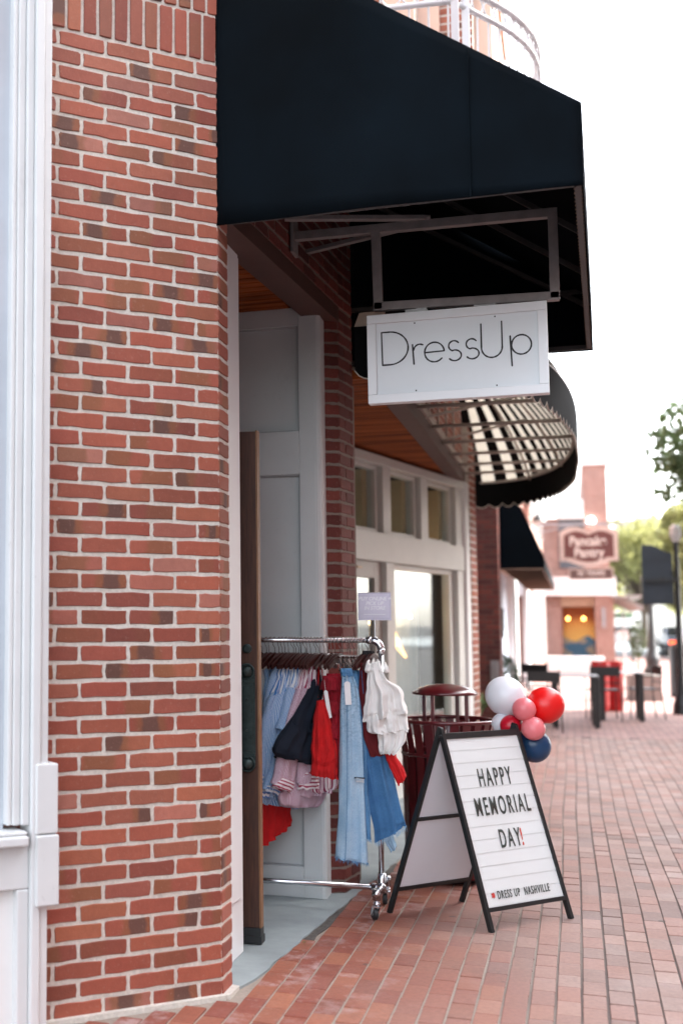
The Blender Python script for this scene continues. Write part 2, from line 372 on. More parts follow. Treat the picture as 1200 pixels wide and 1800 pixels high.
def pavers():
    B=Bricks(); rg=random.Random(3); U=Vector((1,0,0));V=Vector((0,1,0));Z=Vector((0,0,1)); o=Vector((0,0,-.006))
    nx0=-23; 
    for i in range(nx0,40):
        x=i*CWD; off=(i%2)*CL/2+rg.uniform(-.012,.012); ph=rg.uniform(0,6)
        y=3.6+off
        dj=.0046 if x<.15 else .0028
        while y<17:
            xw=x+.006*math.sin(y*1.1+x*.5)+.0012*math.sin(y*3.1+ph)
            yc=y+CL/2; xc=xw+CWD/2
            lim=FX(yc)+.055 if yc<12.6 else -.86
            if yc<4.85:
                # in front of the chamfered wall
                d=(xc-CO.x)*WN.x+(yc-CO.y)*WN.y; ok=d>.085
                if xc<-1.9: ok=False
            else: ok=xc>lim
            if ok:
                g=.0018
                near=y<9.5 and x<1.2
                if near:
                    B.brick(o,U,V,Z,xw+dj,xw+CWD-dj,y+g,y+CL-g,.006,rg,.0007,.0035,.0007)
                else:
                    vs=[];h=.006+rg.uniform(-.0005,.0005)
                    for a,b in ((xw+dj,y+g),(xw+CWD-dj,y+g),(xw+CWD-dj,y+CL-g),(xw+dj,y+CL-g)): vs.append(o+U*a+V*b+Z*(-.002))
                    for a,b in ((xw+dj,y+g),(xw+CWD-dj,y+g),(xw+CWD-dj,y+CL-g),(xw+dj,y+CL-g)): vs.append(o+U*a+V*b+Z*h)
                    B.mb.add(vs,[(0,1,5,4),(1,2,6,5),(2,3,7,6),(3,0,4,7),(4,5,6,7)]); B.l+=[(0,0)]*8; B.r+=[(rg.random(),rg.random())]*8
            y+=CL
    mo=MB(); mo.add([(-1.9,3.5,-.0065),(3.72,3.5,-.0065),(3.72,17.1,-.0065),(-1.9,17.1,-.0065)],[(0,1,2,3)])
    o=B.done('sidewalk',[PAV,JNT],mo); o['kind']='structure'
pavers()
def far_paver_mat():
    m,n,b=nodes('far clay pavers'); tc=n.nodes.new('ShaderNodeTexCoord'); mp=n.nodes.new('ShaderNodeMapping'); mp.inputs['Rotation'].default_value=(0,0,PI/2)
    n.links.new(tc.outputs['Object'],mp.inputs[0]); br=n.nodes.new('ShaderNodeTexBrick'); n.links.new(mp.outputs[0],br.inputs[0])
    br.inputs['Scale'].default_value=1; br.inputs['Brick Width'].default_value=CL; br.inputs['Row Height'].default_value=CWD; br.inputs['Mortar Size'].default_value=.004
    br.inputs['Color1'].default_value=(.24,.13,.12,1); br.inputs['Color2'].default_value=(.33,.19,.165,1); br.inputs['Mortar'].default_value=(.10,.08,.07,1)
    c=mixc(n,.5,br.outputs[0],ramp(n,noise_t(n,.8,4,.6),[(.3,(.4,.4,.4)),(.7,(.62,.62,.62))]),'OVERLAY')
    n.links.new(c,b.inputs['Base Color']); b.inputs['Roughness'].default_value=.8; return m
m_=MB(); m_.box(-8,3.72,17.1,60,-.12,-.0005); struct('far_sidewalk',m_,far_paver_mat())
m_=MB(); m_.box(3.72,3.87,-10,60,-.16,.004); struct('kerb',m_,concrete,bevel=.01)
m_=MB(); m_.add([(-400,-200,-.13),(400,-200,-.13),(400,600,-.13),(-400,600,-.13)],[(0,1,2,3)]); struct('ground',m_,asphalt)
m_=MB(); m_.box(-60,3.72,60.0,60.15,-.16,.003); m_.box(-60,60,72,180,-.16,.002); struct('cross_street_pavement',m_,concrete)
# the concrete floor of the two doorways, with a broken mortar edge along the pavers
m_=MB()
edge=[]; rg=random.Random(5); y=4.80
while y<12.6: edge.append((FX(y)+.045*min(1,(y-4.78)*3)+rg.uniform(-.006,.006),y)); y+=.09
m_.prism([(-3.6,4.9),(-1.42,4.9),(-1.34,4.80)]+edge+[(-3.6,12.6)],-.05,.004)
struct('doorway_floor',m_,paint('worn doorway concrete',(.27,.31,.32),.8,.2,3,bmp=.5,bscale=60))
m_=MB(); m_.prism([(x-.02,y) for x,y in edge[9:34]]+[(x+.045+rg.uniform(-.012,.008),y) for x,y in reversed(edge[9:34])],-.05,-.0015)
struct('mortar_gap',m_,paint('dark crumbled mortar',(.085,.075,.068),.95,.4,40,bmp=.9,bscale=90))
# ---------------------------------------------------------------- corner building
bld=thing('corner_shop_building','red brick corner shop building with chamfered wall, recessed white doorway and open wooden door','building',(-1.304,4.801,0))
def part(name,mb,mat,parent=bld,**k):
    o=mk(name,mb,mat,**k); o.parent=parent
    mi=Matrix.Translation(parent.location).inverted() if parent.type=='EMPTY' else Matrix.Identity(4)
    o.matrix_parent_inverse=(Matrix.Translation(parent.location)@Matrix.Rotation(parent.rotation_euler[2],4,'Z')).inverted() if parent.type=='EMPTY' else Matrix.Identity(4)
    return o
B=Bricks(); rg=random.Random(21)
p0=CW(.9144); courses(B,(p0.x,p0.y),(CO.x,CO.y),0,3.7243,11)
U=WD;V=Vector((0,0,1))
for row in range(3):                                            # soldier courses over the stretchers
    z0=3.7243+row*.2032
    for k in range(14):
        u0=.9144-(k+1)*.0677+(.02 if row%2 else 0)
        B.brick(p0,U,V,WN,u0+.007,min(u0+.0607,.9144),z0+.007,z0+.196,.007,rg,.0012,.005)
courses(B,(CO.x,CO.y),(-1.304,4.945),0,4.33,12,first=0,parity=0,L=.40)
mo=MB(); q=CW(.95); q2=CW(.95,-.35)
mo.prism([(q.x,q.y),(CO.x,CO.y),(-1.304,4.945),(-1.6,4.945),(q2.x,q2.y)],-.1,6.5)
B.done('brick_wall',[BR,MO],mo,None).parent=bld
bpy.data.objects['brick_wall'].matrix_parent_inverse=Matrix.Translation(bld.location).inverted()
m_=MB(); m_.obox(CW(.95),WD,WN,(0,0,1),.0,.95,.0,.03,-.02,.012); m_.prism([(-1.33,4.79),(-1.27,4.80),(-1.268,4.93),(-1.33,4.95)],-.02,.010)
part('mortar_ledge',m_,MO)
# brick pilaster beyond the door and the wall over the lintel
PA,PB,PD=(-1.245,6.77),(-1.168,6.82),(-1.135,7.075)
B=Bricks()
courses(B,PA,PB,0,3.19,31,L=.4,parity=0); courses(B,PB,PD,0,6.4,32,first=0)
courses(B,(FX(4.95),4.95),PB,3.185,6.4,33,first=-.05)
mo=MB(); mo.prism([PA,PB,PD,(-1.9,7.075),(-1.9,6.77)],-.1,3.185); mo.prism([(FX(4.95),4.95),PB,PD,(-1.9,7.075),(-1.9,4.95)],3.185,6.5)
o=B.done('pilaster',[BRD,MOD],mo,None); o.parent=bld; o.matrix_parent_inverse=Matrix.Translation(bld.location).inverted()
# lintel beam and boarded soffit
rust=paint('brown painted beam',(.075,.03,.022),.6,.12,6,bmp=.2)
m_=MB(); m_.add([(FX(4.95)+.006,4.95,3.10),(PB[0]+.006,6.83,3.10),(PB[0]+.006,6.83,3.183),(FX(4.95)+.006,4.95,3.183),
 (FX(4.95)-.15,4.95,3.10),(PB[0]-.15,6.83,3.10),(PB[0]-.15,6.83,3.183),(FX(4.95)-.15,4.95,3.183)],[(0,1,2,3),(4,7,6,5),(0,4,5,1),(3,2,6,7),(0,3,7,4),(1,5,6,2)])
part('lintel_beam',m_,rust)
def boards_mat(name,c1,c2,period=.085):
    m,n,b=nodes(name); tc=n.nodes.new('ShaderNodeTexCoord'); s=n.nodes.new('ShaderNodeSeparateXYZ'); n.links.new(tc.outputs['Object'],s.inputs[0])
    f=noise_t(n,10,3,.55,stretch=(.12,1.5,1)); n.links.new(ramp(n,f,[(.3,c1),(.7,c2)]),b.inputs['Base Color']); b.inputs['Roughness'].default_value=.75; b.inputs['Specular IOR Level'].default_value=.15
    bump(n,f,.2,.002,b); return m
wb=boards_mat('varnished soffit boards',(.10,.022,.006),(.42,.115,.028))
def soffit(name,x0,x1,y0,y1,z,parent,pitch=.085,flip=False):
    m=MB(); y=y0
    while y<y1:
        m.box(x0,x1,y+.009,min(y+pitch-.009,y1),z,z+.02); y+=pitch
    m.box(x0,x1,y0,y1,z+.012,z+.05)
    return part(name,m,wb,parent)
soffit('soffit',-3.2,-1.40,4.95,6.78,3.15,bld)
# white jamb beside the bricks
m_=MB(); m_.box(-1.47,-1.384,4.9455,5.46,.004,3.15); m_.box(-1.384,-1.372,5.02,5.40,.25,3.10); m_.box(-1.395,-1.362,4.9455,4.985,.004,3.15)
part('door_jamb',m_,jamb_white,bevel=.004)
m_=MB(); m_.box(-3.2,-1.47,4.9,4.98,0,3.15); m_.box(-3.3,-3.2,4.9,6.9,0,3.15)
part('recess_wall',m_,white_panel)
# panelled wall at the back of the doorway
Yp=6.62
m_=MB()
m_.box(-3.2,-1.345,Yp+.040,Yp+.1,.0,3.15)                        # field
for a,b,c,d in ((-1.35,-1.262,.004,3.15),(-3.2,-1.35,3.05,3.15),(-3.2,-1.35,2.235,2.47),(-3.2,-1.35,.004,.16)):
    m_.box(a,b,Yp,Yp+.06,c,d)
part('panelled_wall',m_,white_panel,bevel=.003)
m_=MB()
for z0,z1 in ((2.47,3.05),(.16,2.235)):
    m_.box(-1.356,-1.35,Yp+.012,Yp+.045,z0,z1); m_.box(-3.2,-1.356,Yp+.012,Yp+.045,z1-.006,z1); m_.box(-3.2,-1.356,Yp+.012,Yp+.045,z0,z0+.006)
part('panel_bead',m_,paint('groove shade bead paint',(.40,.43,.45),.5,.04))  # grey bead: groove shade put into the paint colour
m_=MB(); m_.tube([(-1.262,Yp+.03,.004),(-1.262,Yp+.03,3.15)],.03,12); m_.box(-1.262,-1.236,Yp+.02,6.78,.004,3.15)
part('corner_moulding',m_,white_panel)
# the wooden door, standing open, with its long iron pull plate
door=thing('tmp','x','x',(-1.30,5.6,0)); door_wood=wood_mat('worn walnut door',(.035,.014,.009),(.085,.032,.018),(9,9,.6))
bpy.data.objects.remove(door)
m_=MB(); m_.box(-2.30,-1.345,5.60,5.645,.075,2.32)
dr=part('door',m_,door_wood,bevel=.003)
m_=MB(); m_.box(-1.3455,-1.338,5.598,5.647,.075,2.323); part('door_edge',m_,wood_mat('door edge timber',(.16,.075,.035),(.28,.15,.07),(9,9,.8)),dr).parent=dr
m_=MB(); m_.box(-2.30,-1.338,5.592,5.650,.012,.076); m_.box(-2.30,-1.334,5.585,5.655,.010,.042); part('kick_strip',m_,paint('black rubber sweep',(.015,.018,.02),.6)).parent=dr
iron=paint('verdigris dark iron',(.035,.055,.055),.38,.35,30,.5,bmp=.3)
m_=MB(); px=-1.392
def capsule(m,w,z0,z1,y0,y1,x=px):
    pts=[]
    for k in range(9): a=PI*k/8; pts.append((x+w*math.cos(a),z1+w*math.sin(a)))
    for k in range(9): a=PI+PI*k/8; pts.append((x+w*math.cos(a),z0+w*math.sin(a)))
    m.slab(pts,(0,y1,0),(1,0,0),(0,0,1),(0,-1,0),y1-y0)
capsule(m_,.036,.80,1.215,5.592,5.60); m_.box(px-.028,px+.028,5.586,5.592,.84,1.17); m_.box(px-.021,px+.021,5.583,5.588,.86,1.15)
for zz in (1.215,.80):
    m_.ball((px,5.588,zz),.027,14,8); m_.tube([(px+.034*math.cos(a*PI/8),5.588,zz+.034*math.sin(a*PI/8)) for a in range(16)],.005,6,closed=True)
m_.box(px-.036,px+.036,5.584,5.594,.835,.848); m_.box(px-.036,px+.036,5.584,5.594,1.165,1.178)
for zz in (1.09,.95): m_.ball((px,5.582,zz),.006,8,6)
m_.tube([(px-.02,5.585,.83),(px-.02,5.55,.86),(px-.02,5.545,1.0),(px-.02,5.55,1.14),(px-.02,5.585,1.17)],.008,8)
part('handle',m_,iron,bevel=.002).parent=dr
m_=MB(); m_.lathe([(.022,0),(.022,.006),(.014,.012)],14); o=mk('lock_rosette',m_,iron); o.rotation_euler=(PI/2,0,0); o.location=(px,5.60,1.318); o.parent=dr
# left: painted window surround standing proud of the chamfered wall
m_=MB()
def cbox(m,s0,s1,o0,o1,z0,z1): m.obox(CW(0),-WD,WN,(0,0,1),s0,s1,o0,o1,z0,z1)
cbox(m_,.775,.81,0,.10,.0,6); cbox(m_,.81,.845,0,.115,.0,6); cbox(m_,.845,.875,0,.098,.72,6)
cbox(m_,.875,.905,0,.085,.72,6); cbox(m_,.905,.925,0,.08,.72,6)
cbox(m_,.745,.83,0,.122,.69,.935); cbox(m_,.742,.83,0,.128,.44,.686)
cbox(m_,.845,1.8,0,.095,.50,.66); cbox(m_,.845,.89,0,.095,-.05,.50)
part('window_surround',m_,white_trim,bevel=.006)
m_=MB(); cbox(m_,.862,1.8,.0,.14,.655,.69); cbox(m_,.862,1.8,.0,.125,.69,.705)
part('window_sill',m_,white_trim,bevel=.008)
m_=MB(); cbox(m_,.89,1.8,0,.06,-.05,.50); part('stall_riser',m_,paint('bright white riser panel',(.80,.80,.79),.5,.03))
m_=MB(); cbox(m_,.925,1.8,.02,.045,.70,6); part('window_pane',m_,paint('painted reflection pane',(.50,.54,.59),.12,.10,1.5,bmp=.02,coat=.6))  # opaque pane, pale white reflection put into its colour
m_=MB(); q=CW(1.8); q3=CW(1.8,-4)
m_.prism([(CW(.95,-.02).x,CW(.95,-.02).y),(CW(.95,-.35).x,CW(.95,-.35).y),(-3.3,5.2),(-9,5.2),(q3.x,q3.y),(CW(1.8,-.01).x,CW(1.8,-.01).y)],-.1,6.5); part('building_mass',m_,MOD)
m_=MB(); m_.prism([(-9,5.2),(-3.3,5.2),(-3.3,7.075),(-9,7.075)],-.1,6.5); m_.box(-3.3,-1.95,4.98,7.0,3.3,6.5); part('building_core',m_,MOD)
# ---------------------------------------------------------------- big black awning
navy_cv=paint('black navy awning canvas',(.0013,.0034,.0056),.85,.5,1.6,bmp=.5,bscale=9,spec=.08)
AZ,AZ2=3.045,3.36
aw=thing('awning','large black canvas awning with sloping top over the open shop door','awning',(-.6,6.3,3.05))
y0,y1=4.80,7.81
def ax(y): return .090+.026*(y-4.8)
def wavy(poly_pts,): return poly_pts
def sheet(name,quad,t,mat,parent,nu=24,nv=10,amp=.006,seed=0,smooth=True):
    """cloth sheet between four corners a,b,c,d with slight sag, solid thickness t"""
    a,b,c,d=map(Vector,quad); m=MB(); nrm=(b-a).cross(d-a).normalized(); vs=[]
    for j in range(nv+1):
        for i in range(nu+1):
            u,v=i/nu,j/nv; p=(a*(1-u)+b*u)*(1-v)+(d*(1-u)+c*u)*v
            e=math.sin(PI*u)**.5*math.sin(PI*v)**.5 if 0<u<1 and 0<v<1 else 0
            q=noise.noise(Vector((u*3+seed,v*2,seed)))*amp*3*e-amp*1.2*e
            vs.append(p+nrm*q)
    fs=[(j*(nu+1)+i,j*(nu+1)+i+1,(j+1)*(nu+1)+i+1,(j+1)*(nu+1)+i) for j in range(nv) for i in range(nu)]
    m.add(vs,fs); o=part(name,m,mat,parent,smooth=smooth,recalc=False)
    s=o.modifiers.new('thick','SOLIDIFY'); s.thickness=t; s.offset=0; return o
ztop=lambda x:AZ2+(.088-x)*.702
# near side panel (pentagon, flat cloth with a stitched seam)
def side_panel(name,y,xw,seed):
    m=MB(); vs=[];nu,nv=30,14
    xr=ax(y)
    for j in range(nv+1):
        for i in range(nu+1):
            x=xw+(xr-xw)*i/nu; zt=AZ2+(xr-x)*.702*((ztop(-1.3)-AZ2)/.702/(xr+1.3)); z=AZ+(zt-AZ)*j/nv
            vs.append((x,y+noise.noise(Vector((x*2.2,z*1.7,seed)))*.020*(1-abs(2*i/nu-1)**6),z))
    m.add(vs,[(j*(nu+1)+i,j*(nu+1)+i+1,(j+1)*(nu+1)+i+1,(j+1)*(nu+1)+i) for j in range(nv) for i in range(nu)])
    o=part(name,m,navy_cv,aw,smooth=True,recalc=False); s=o.modifiers.new('t','SOLIDIFY'); s.thickness=.004; s.offset=0; return o
side_panel('side_panel',y0,-1.311,1.3); side_panel('side_panel',y1,-1.285,4.2)
m_=MB(); m_.box(-.313,-.308,y0-.016,y0-.010,AZ,ztop(-.31)-.01); part('seam',m_,navy_cv,aw)
sheet('sloping_top',((-1.32,y0,ztop(-1.32)),(ax(y0),y0,AZ2),(ax(y1),y1,AZ2),(-1.32,y1,ztop(-1.32))),.004,navy_cv,aw)
sheet('front_panel',((ax(y0),y0,AZ),(ax(y1),y1,AZ),(ax(y1),y1,AZ2),(ax(y0),y0,AZ2)),.004,navy_cv,aw,amp=.003)
m_=MB()
for y in (y0+.02,5.56,6.3,7.05,y1-.02):
    m_.bar((-1.15 if y<7.1 else -1.27,y,ztop(-1.15)-.05),(ax(y)-.02,y,AZ2-.05),.025)
for y in (y0+.02,y1-.02): m_.bar((-1.27,y,AZ+.02),(ax(y)-.02,y,AZ+.02),.025)
m_.bar((ax(y0)-.02,y0,AZ+.02),(ax(y1)-.02,y1,AZ+.02),.025); m_.bar((ax(y0)-.02,y0,AZ2-.03),(ax(y1)-.02,y1,AZ2-.03),.025)
m_.bar((-1.25,y1-.03,3.40),(.12,y1-.03,3.40),.025)
for y in (5.56,6.3,7.05): m_.bar((ax(y)-.02,y,AZ+.02),(ax(y)-.02,y,AZ2-.05),.025)
part('awning_frame',m_,paint('dark awning tube',(.05,.047,.047),.6,.15),aw)
# lacing cord along the far front edge
m_=MB()
for k in range(60):
    y=y0+.05+(y1-y0-.1)*k/59; m_.tube([(ax(y)-.034,y,AZ+.004),(ax(y)-.02,y+.012,AZ+.035),(ax(y)-.006,y+.024,AZ+.004)],.0025,5)
part('lacing',m_,paint('tan lacing cord',(.22,.16,.11),.9),aw)
# ---------------------------------------------------------------- hanging sign
sg=thing('hanging_sign','white framed shop sign with thin black lettering hanging from a grey steel bracket','sign',(-.46,5.9,2.46))
Ys=5.9; ws=-1.212
m_=MB(); tz=3.315
m_.bar((ws,Ys,tz),(-.026,Ys,3.300),.042); 
m_.bar((-.822,Ys,tz-.0),(-.815,Ys,2.915),.042,.040); m_.bar((-.026,Ys,3.32),(-.026,Ys,2.90),.042,.040); m_.bar((-.836,Ys,2.932),(-.006,Ys,2.912),.040,.040)
m_.bar((ws,Ys-.23,tz+.022),(-.57,Ys+.0,tz+.022),.040,.022); m_.bar((ws+.012,Ys+.26,tz-.002),(-.72,Ys+.02,tz-.010),.036,.022)
m_.box(ws-.012,ws+.004,Ys-.06,Ys+.06,tz-.09,tz+.09); m_.ball((-.575,Ys-.02,tz+.02),.012,10,6)
part('bracket',m_,grey_tube,sg,bevel=.003)
m_=MB()
for x,s in ((-.64,1),(-.33,1)):
    m_.box(x-.05,x+.0,Ys-.012,Ys+.012,2.885,2.905); m_.box(x,x+.05,Ys-.016,Ys+.016,2.890,2.912); m_.tube([(x-.05,Ys,2.897),(x+.05,Ys,2.897)],.010,8)
part('hinge',m_,paint('dull steel hinge',(.30,.29,.29),.4,.2,20,.8),sg)
# board: tilted very slightly, hangs a touch lower on the left
bo=Vector((-.8665,Ys,2.4635)); bU=Vector((.804,0,.0035)).normalized(); bV=Vector((-.0035,0,1)).normalized(); bN=Vector((0,-1,0)); bw,bh=.806,.424
signw=paint('sign enamel white',(.70,.735,.76),.45,.03,3,bmp=.05)
m_=MB(); m_.obox(bo,bU,bV,bN,.035,bw-.035,.035,bh-.035,-.02,.013); part('board',m_,signw,sg)
m_=MB()
for a,b,c,d in ((0,bw,0,.042),(0,bw,bh-.042,bh),(0,.042,.0425,bh-.0425),(bw-.042,bw,.0425,bh-.0425)): m_.obox(bo,bU,bV,bN,a,b,c,d,-.03,.030)
part('frame',m_,paint('sign frame white',(.78,.80,.82),.45,.03,3,bmp=.08),sg,bevel=.003)
m_=MB()
for a,b in ((.22,.052),(.58,.052),(.22,bh-.052),(.58,bh-.052)): m_.obox(bo,bU,bV,bN,a-.003,a+.003,b-.003,b+.003,.013,.018)
part('screw',m_,black_metal,sg)
ink=paint('black sign ink',(.012,.012,.014),.6,.1,bmp=0)
# letters traced as pen strokes, in units of board width
def stroke(m,pts,w=.0072,closed=False,o=bo,U=bU,V=bV,Nn=bN,h=.0145,th=.0015):
    L=[];Rr=[];n=len(pts)
    for i,p in enumerate(pts):
        a=pts[i-1] if (i>0 or closed) else p; b=pts[(i+1)%n] if (i<n-1 or closed) else p
        d=Vector((b[0]-a[0],b[1]-a[1],0)); d=d.normalized() if d.length else Vector((1,0,0))
        ww=w*(1+.14*math.sin(i*1.9+p[0]*60)); L.append((p[0]-d.y*ww/2,p[1]+d.x*ww/2)); Rr.append((p[0]+d.y*ww/2,p[1]-d.x*ww/2))
    k=n if closed else n-1
    for i in range(k):
        j=(i+1)%n
        m.slab([L[i],Rr[i],Rr[j],L[j]],Vector(o)+Vector(Nn)*(h-th),U,V,Nn,th)
    if not closed:
        for e in (pts[0],pts[-1]): m.slab([(e[0]+w/2*math.cos(t*PI/4),e[1]+w/2*math.sin(t*PI/4)) for t in range(8)],Vector(o)+Vector(Nn)*(h-th-.0001),U,V,Nn,th)
def arc(cx,cy,rx,ry,a0,a1,n=14): return [(cx+rx*math.cos(R(a0+(a1-a0)*i/n)),cy+ry*math.sin(R(a0+(a1-a0)*i/n))) for i in range(n+1)]
# word spans 0.063..0.738 of the board, baseline about v=.165
m_=MB()
sx=.321*1e-0
def P(px,py): # sign drawing grid (photo-like units: 318 wide, 160 high) to board metres
    return (px/318*bw, (160-py)/160*bh)
def SP(l): return [P(a,b) for a,b in l]
def A(cx,cy,rx,ry,a0,a1,n=14): return SP([(cx+rx*math.cos(R(a0+(a1-a0)*i/n)),cy-ry*math.sin(R(a0+(a1-a0)*i/n))) for i in range(n+1)])
stroke(m_,SP([(26,32),(27,91)])); stroke(m_,SP([(26,32),(40,32)])+A(41,61.5,33,29.5,88,-88,18)+SP([(38,91),(27,91)]))
stroke(m_,SP([(82,58),(84,93)])); stroke(m_,A(95,70,11.5,12,172,62,7))
def e_(cx,cy,r=16): stroke(m_,SP([(cx-r,cy),(cx+r,cy-1)])+A(cx,cy,r,r,2,318,20))
e_(121,74,17.5)
def s_(cx,cy): stroke(m_,A(cx,cy-8.5,9.5,9,35,250,12)+A(cx+1,cy+8.5,11.5,9.5,92,-145,13))
s_(156,74); s_(187,73)
stroke(m_,SP([(204,31),(204,72)])+A(222,73,18,18,182,358,16)+SP([(240,72),(240,29)]))
stroke(m_,SP([(254,56),(256,108)])); stroke(m_,A(273,72,17,17,0,360,22)[:-1],closed=True)
part('lettering',m_,ink,sg,recalc=True)
# ---------------------------------------------------------------- second shop: angled shopfront under a boarded soffit
b2=thing('second_shop_building','second shop beyond the brick pilaster with pale angled shopfront and wooden soffit','building',(-1.2,9.7,0))
SO=Vector((-1.584,9.74,0)); SU=Vector((.2196,.9756,0)).normalized(); SV=Vector((0,0,1)); SN=SU.cross(SV)
def so_(m,u0,u1,v0,v1,n0,n1,mi=0): return m.obox(SO,SU,SV,SN,u0,u1,v0,v1,n0,n1,mi)
shopw=paint('pale grey green shopfront paint',(.60,.62,.59),.5,.05,3,bmp=.15)
m_=MB()
so_(m_,-1.2,2.72,2.725,2.80,-.10,.05)                            # head
so_(m_,-1.2,2.72,1.935,2.17,-.08,.045)                            # transom rail
for u0,u1 in ((-1.0,-.88),(-.20,-.06),(.62,.80),(1.55,1.74),(2.54,2.72)): so_(m_,u0,u1,2.17,2.725,-.10,.03)
for u0,u1 in ((-1.0,-.86),(.66,.84),(2.54,2.72)): so_(m_,u0,u1,.30,1.933,-.10,.035)
so_(m_,.84,2.54,.30,.42,-.09,.03); so_(m_,.66,2.72,.0,.30,-.10,.045); so_(m_,-1.2,-.86,0,2.0,-.10,.04)
b2p=lambda *a,**k: part(*a,parent=b2,**k)
b2p('shopfront_frame',m_,shopw,bevel=.004)
cream=paint('cream sash paint',(.55,.40,.24),.5,.06)
gl=glass_mat('shop glass',alpha=.075); gl2=glass_mat('transom glass',alpha=.012,k=.12)
for u0,u1 in ((-.86,-.22),(-.04,.60),(.82,1.53),(1.76,2.52)):
    m_=MB(); z0,z1=2.175,2.72; w_=.045
    for a,b,c,d in ((u0,u0+w_,z0,z1),(u1-w_,u1,z0,z1),(u0+w_,u1-w_,z0,z0+.03),(u0+w_,u1-w_,z1-.03,z1)): so_(m_,a,b,c,d,-.085,-.015)
    f=b2p('transom_window',m_,shopw)
    m_=MB(); so_(m_,u1-w_-.10,u1-w_,z0+.03,z1-.03,-.20,-.087); o=b2p('sash',m_,cream); 
    m_=MB(); so_(m_,u0+w_,u1-w_,z0+.03,z1-.03,-.05,-.044); o=b2p('pane',m_,gl2)
m_=MB()
for a,b,c,d in ((.86,.92,.42,1.93),(2.42,2.53,.42,1.93),(.92,2.42,.42,.46),(.92,2.42,1.89,1.93)): so_(m_,a,b,c,d,-.08,-.01)
b2p('display_window',m_,shopw,bevel=.003)
m_=MB(); so_(m_,.92,2.42,.46,1.89,-.05,-.044); b2p('display_pane',m_,gl)
# glazed shop door
m_=MB()
for a,b,c,d in ((-.84,-.70,.02,1.932),(.50,.655,.02,1.932),(-.70,.50,1.80,1.932),(-.70,.50,.02,.28)): so_(m_,a,b,c,d,-.06,-.008)
dd=b2p('shop_door',m_,paint('grey door paint',(.40,.38,.355),.5,.06),bevel=.003)
m_=MB(); so_(m_,-.70,.50,.28,1.80,-.04,-.034); b2p('door_pane',m_,gl)
m_=MB(); so_(m_,.26,.50,.28,1.80,-.075,-.062); b2p('door_curtain',m_,paint('olive inner sash',(.13,.12,.07),.7))
m_=MB(); so_(m_,.1,.2,1.87,1.885,-.008,.004); b2p('door_closer_plate',m_,cream)
# interior
m_=MB(); so_(m_,-2.2,4.2,0,2.8,-3.3,-3.2); so_(m_,-2.3,-2.2,0,2.8,-3.2,-.1); so_(m_,2.73,2.78,0,2.8,-3.2,-.1); so_(m_,-2.2,2.73,2.79,2.83,-3.2,-.1)
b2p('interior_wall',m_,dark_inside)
m_=MB(); so_(m_,-2.2,2.73,-.02,.01,-3.2,-.1); b2p('interior_floor',m_,concrete)
sheer=paint('sheer grey blue curtain',(.52,.60,.62),.9,.1)
m_=MB(); n_=70; vs=[]
for j in (0,1):
    for i in range(n_+1):
        u=.90+1.80*i/n_; d=-.42+.035*math.sin(i*1.15)+.02*math.sin(i*.37); vs.append(SO+SU*u+SN*d+SV*(.35+j*1.62))
m_.add(vs,[(i,i+1,i+n_+2,i+n_+1) for i in range(n_)]); o=b2p('curtain',m_,sheer,smooth=True); 
m_=MB(); m_.slab([(1.02,.42),(1.62,.42),(1.50,1.05),(1.12,1.05)],SO-SN*.38,SU,SV,SN,.05); b2p('display_board',m_,paint('pale green display board',(.30,.42,.34),.7))
m_=MB(); 
for k,(u,z) in enumerate(((1.25,1.53),(1.52,1.49),(1.98,1.51),(2.15,1.50),(1.7,1.46),(1.1,1.44))): m_.ball(SO+SU*u-SN*.30+SV*z,.018,10,6)
b2p('bulb',m_,emit('warm bulb',(1,.62,.3),5))
m_=MB(); m_.tube([SO+SU*1.35-SN*.30+SV*1.50,SO+SU*1.95-SN*.28+SV*1.13],[.075,.012],16); b2p('gold_cone',m_,emit('lit amber cone',(.85,.36,.10),.9))
m_=MB()
for u,n0,z in ((-.9,-1.2,2.55),(.3,-1.5,2.6),(1.4,-1.6,2.62)): so_(m_,u,u+.42,z,z+.03,n0-.5,n0)
b2p('ceiling_light',m_,emit('shop ceiling light',(1,.98,.94),1.2))
m_=MB()
for u in (-1.4,-.2,1.0,2.2): so_(m_,u,u+.07,1.6,2.79,-1.6,-1.5); so_(m_,u,u+1.1,2.35,2.40,-1.6,-1.5)
b2p('shelf_rack',m_,paint('inner timber',(.16,.09,.045),.6))
# corner post, brick pilaster and upper wall
m_=MB(); m_.prism([(-.985,12.38),(-.925,12.40),(-.905,12.60),(-1.10,12.75)],0,2.80); m_.prism([(-.998,12.385),(-.918,12.39),(-.90,12.52),(-1.0,12.6)],0,.3)
b2p('corner_post',m_,white_trim,bevel=.004)
B=Bricks(); courses(B,(-.902,12.62),(-.868,12.95),0,6.4,41); mo=MB(); mo.prism([(-.902,12.62),(-.868,12.95),(-1.9,12.95),(-1.9,12.62)],-.1,6.5)
o=B.done('end_pilaster',[BR,MO],mo,None); o.parent=b2; o.matrix_parent_inverse=Matrix.Translation(b2.location).inverted()
m_=MB(); m_.box(-1.05,-.935,7.84,12.60,2.80,2.93); m_.box(-.975,-.925,7.84,12.60,2.93,2.97)
b2p('fascia_beam',m_,rust)
m_=MB(); m_.box(-.945,-.918,7.84,12.60,2.905,2.935); b2p('awning_rail',m_,paint('tan awning rail',(.36,.31,.27),.6))
soffit('soffit',-3.2,-1.05,7.1,12.62,2.83,b2)
m_=MB(); m_.prism([(-1.9,7.08),(-1.145,7.08),(-1.145,7.2),(-1.9,7.2)],0,2.8); b2p('return_wall',m_,MOD)
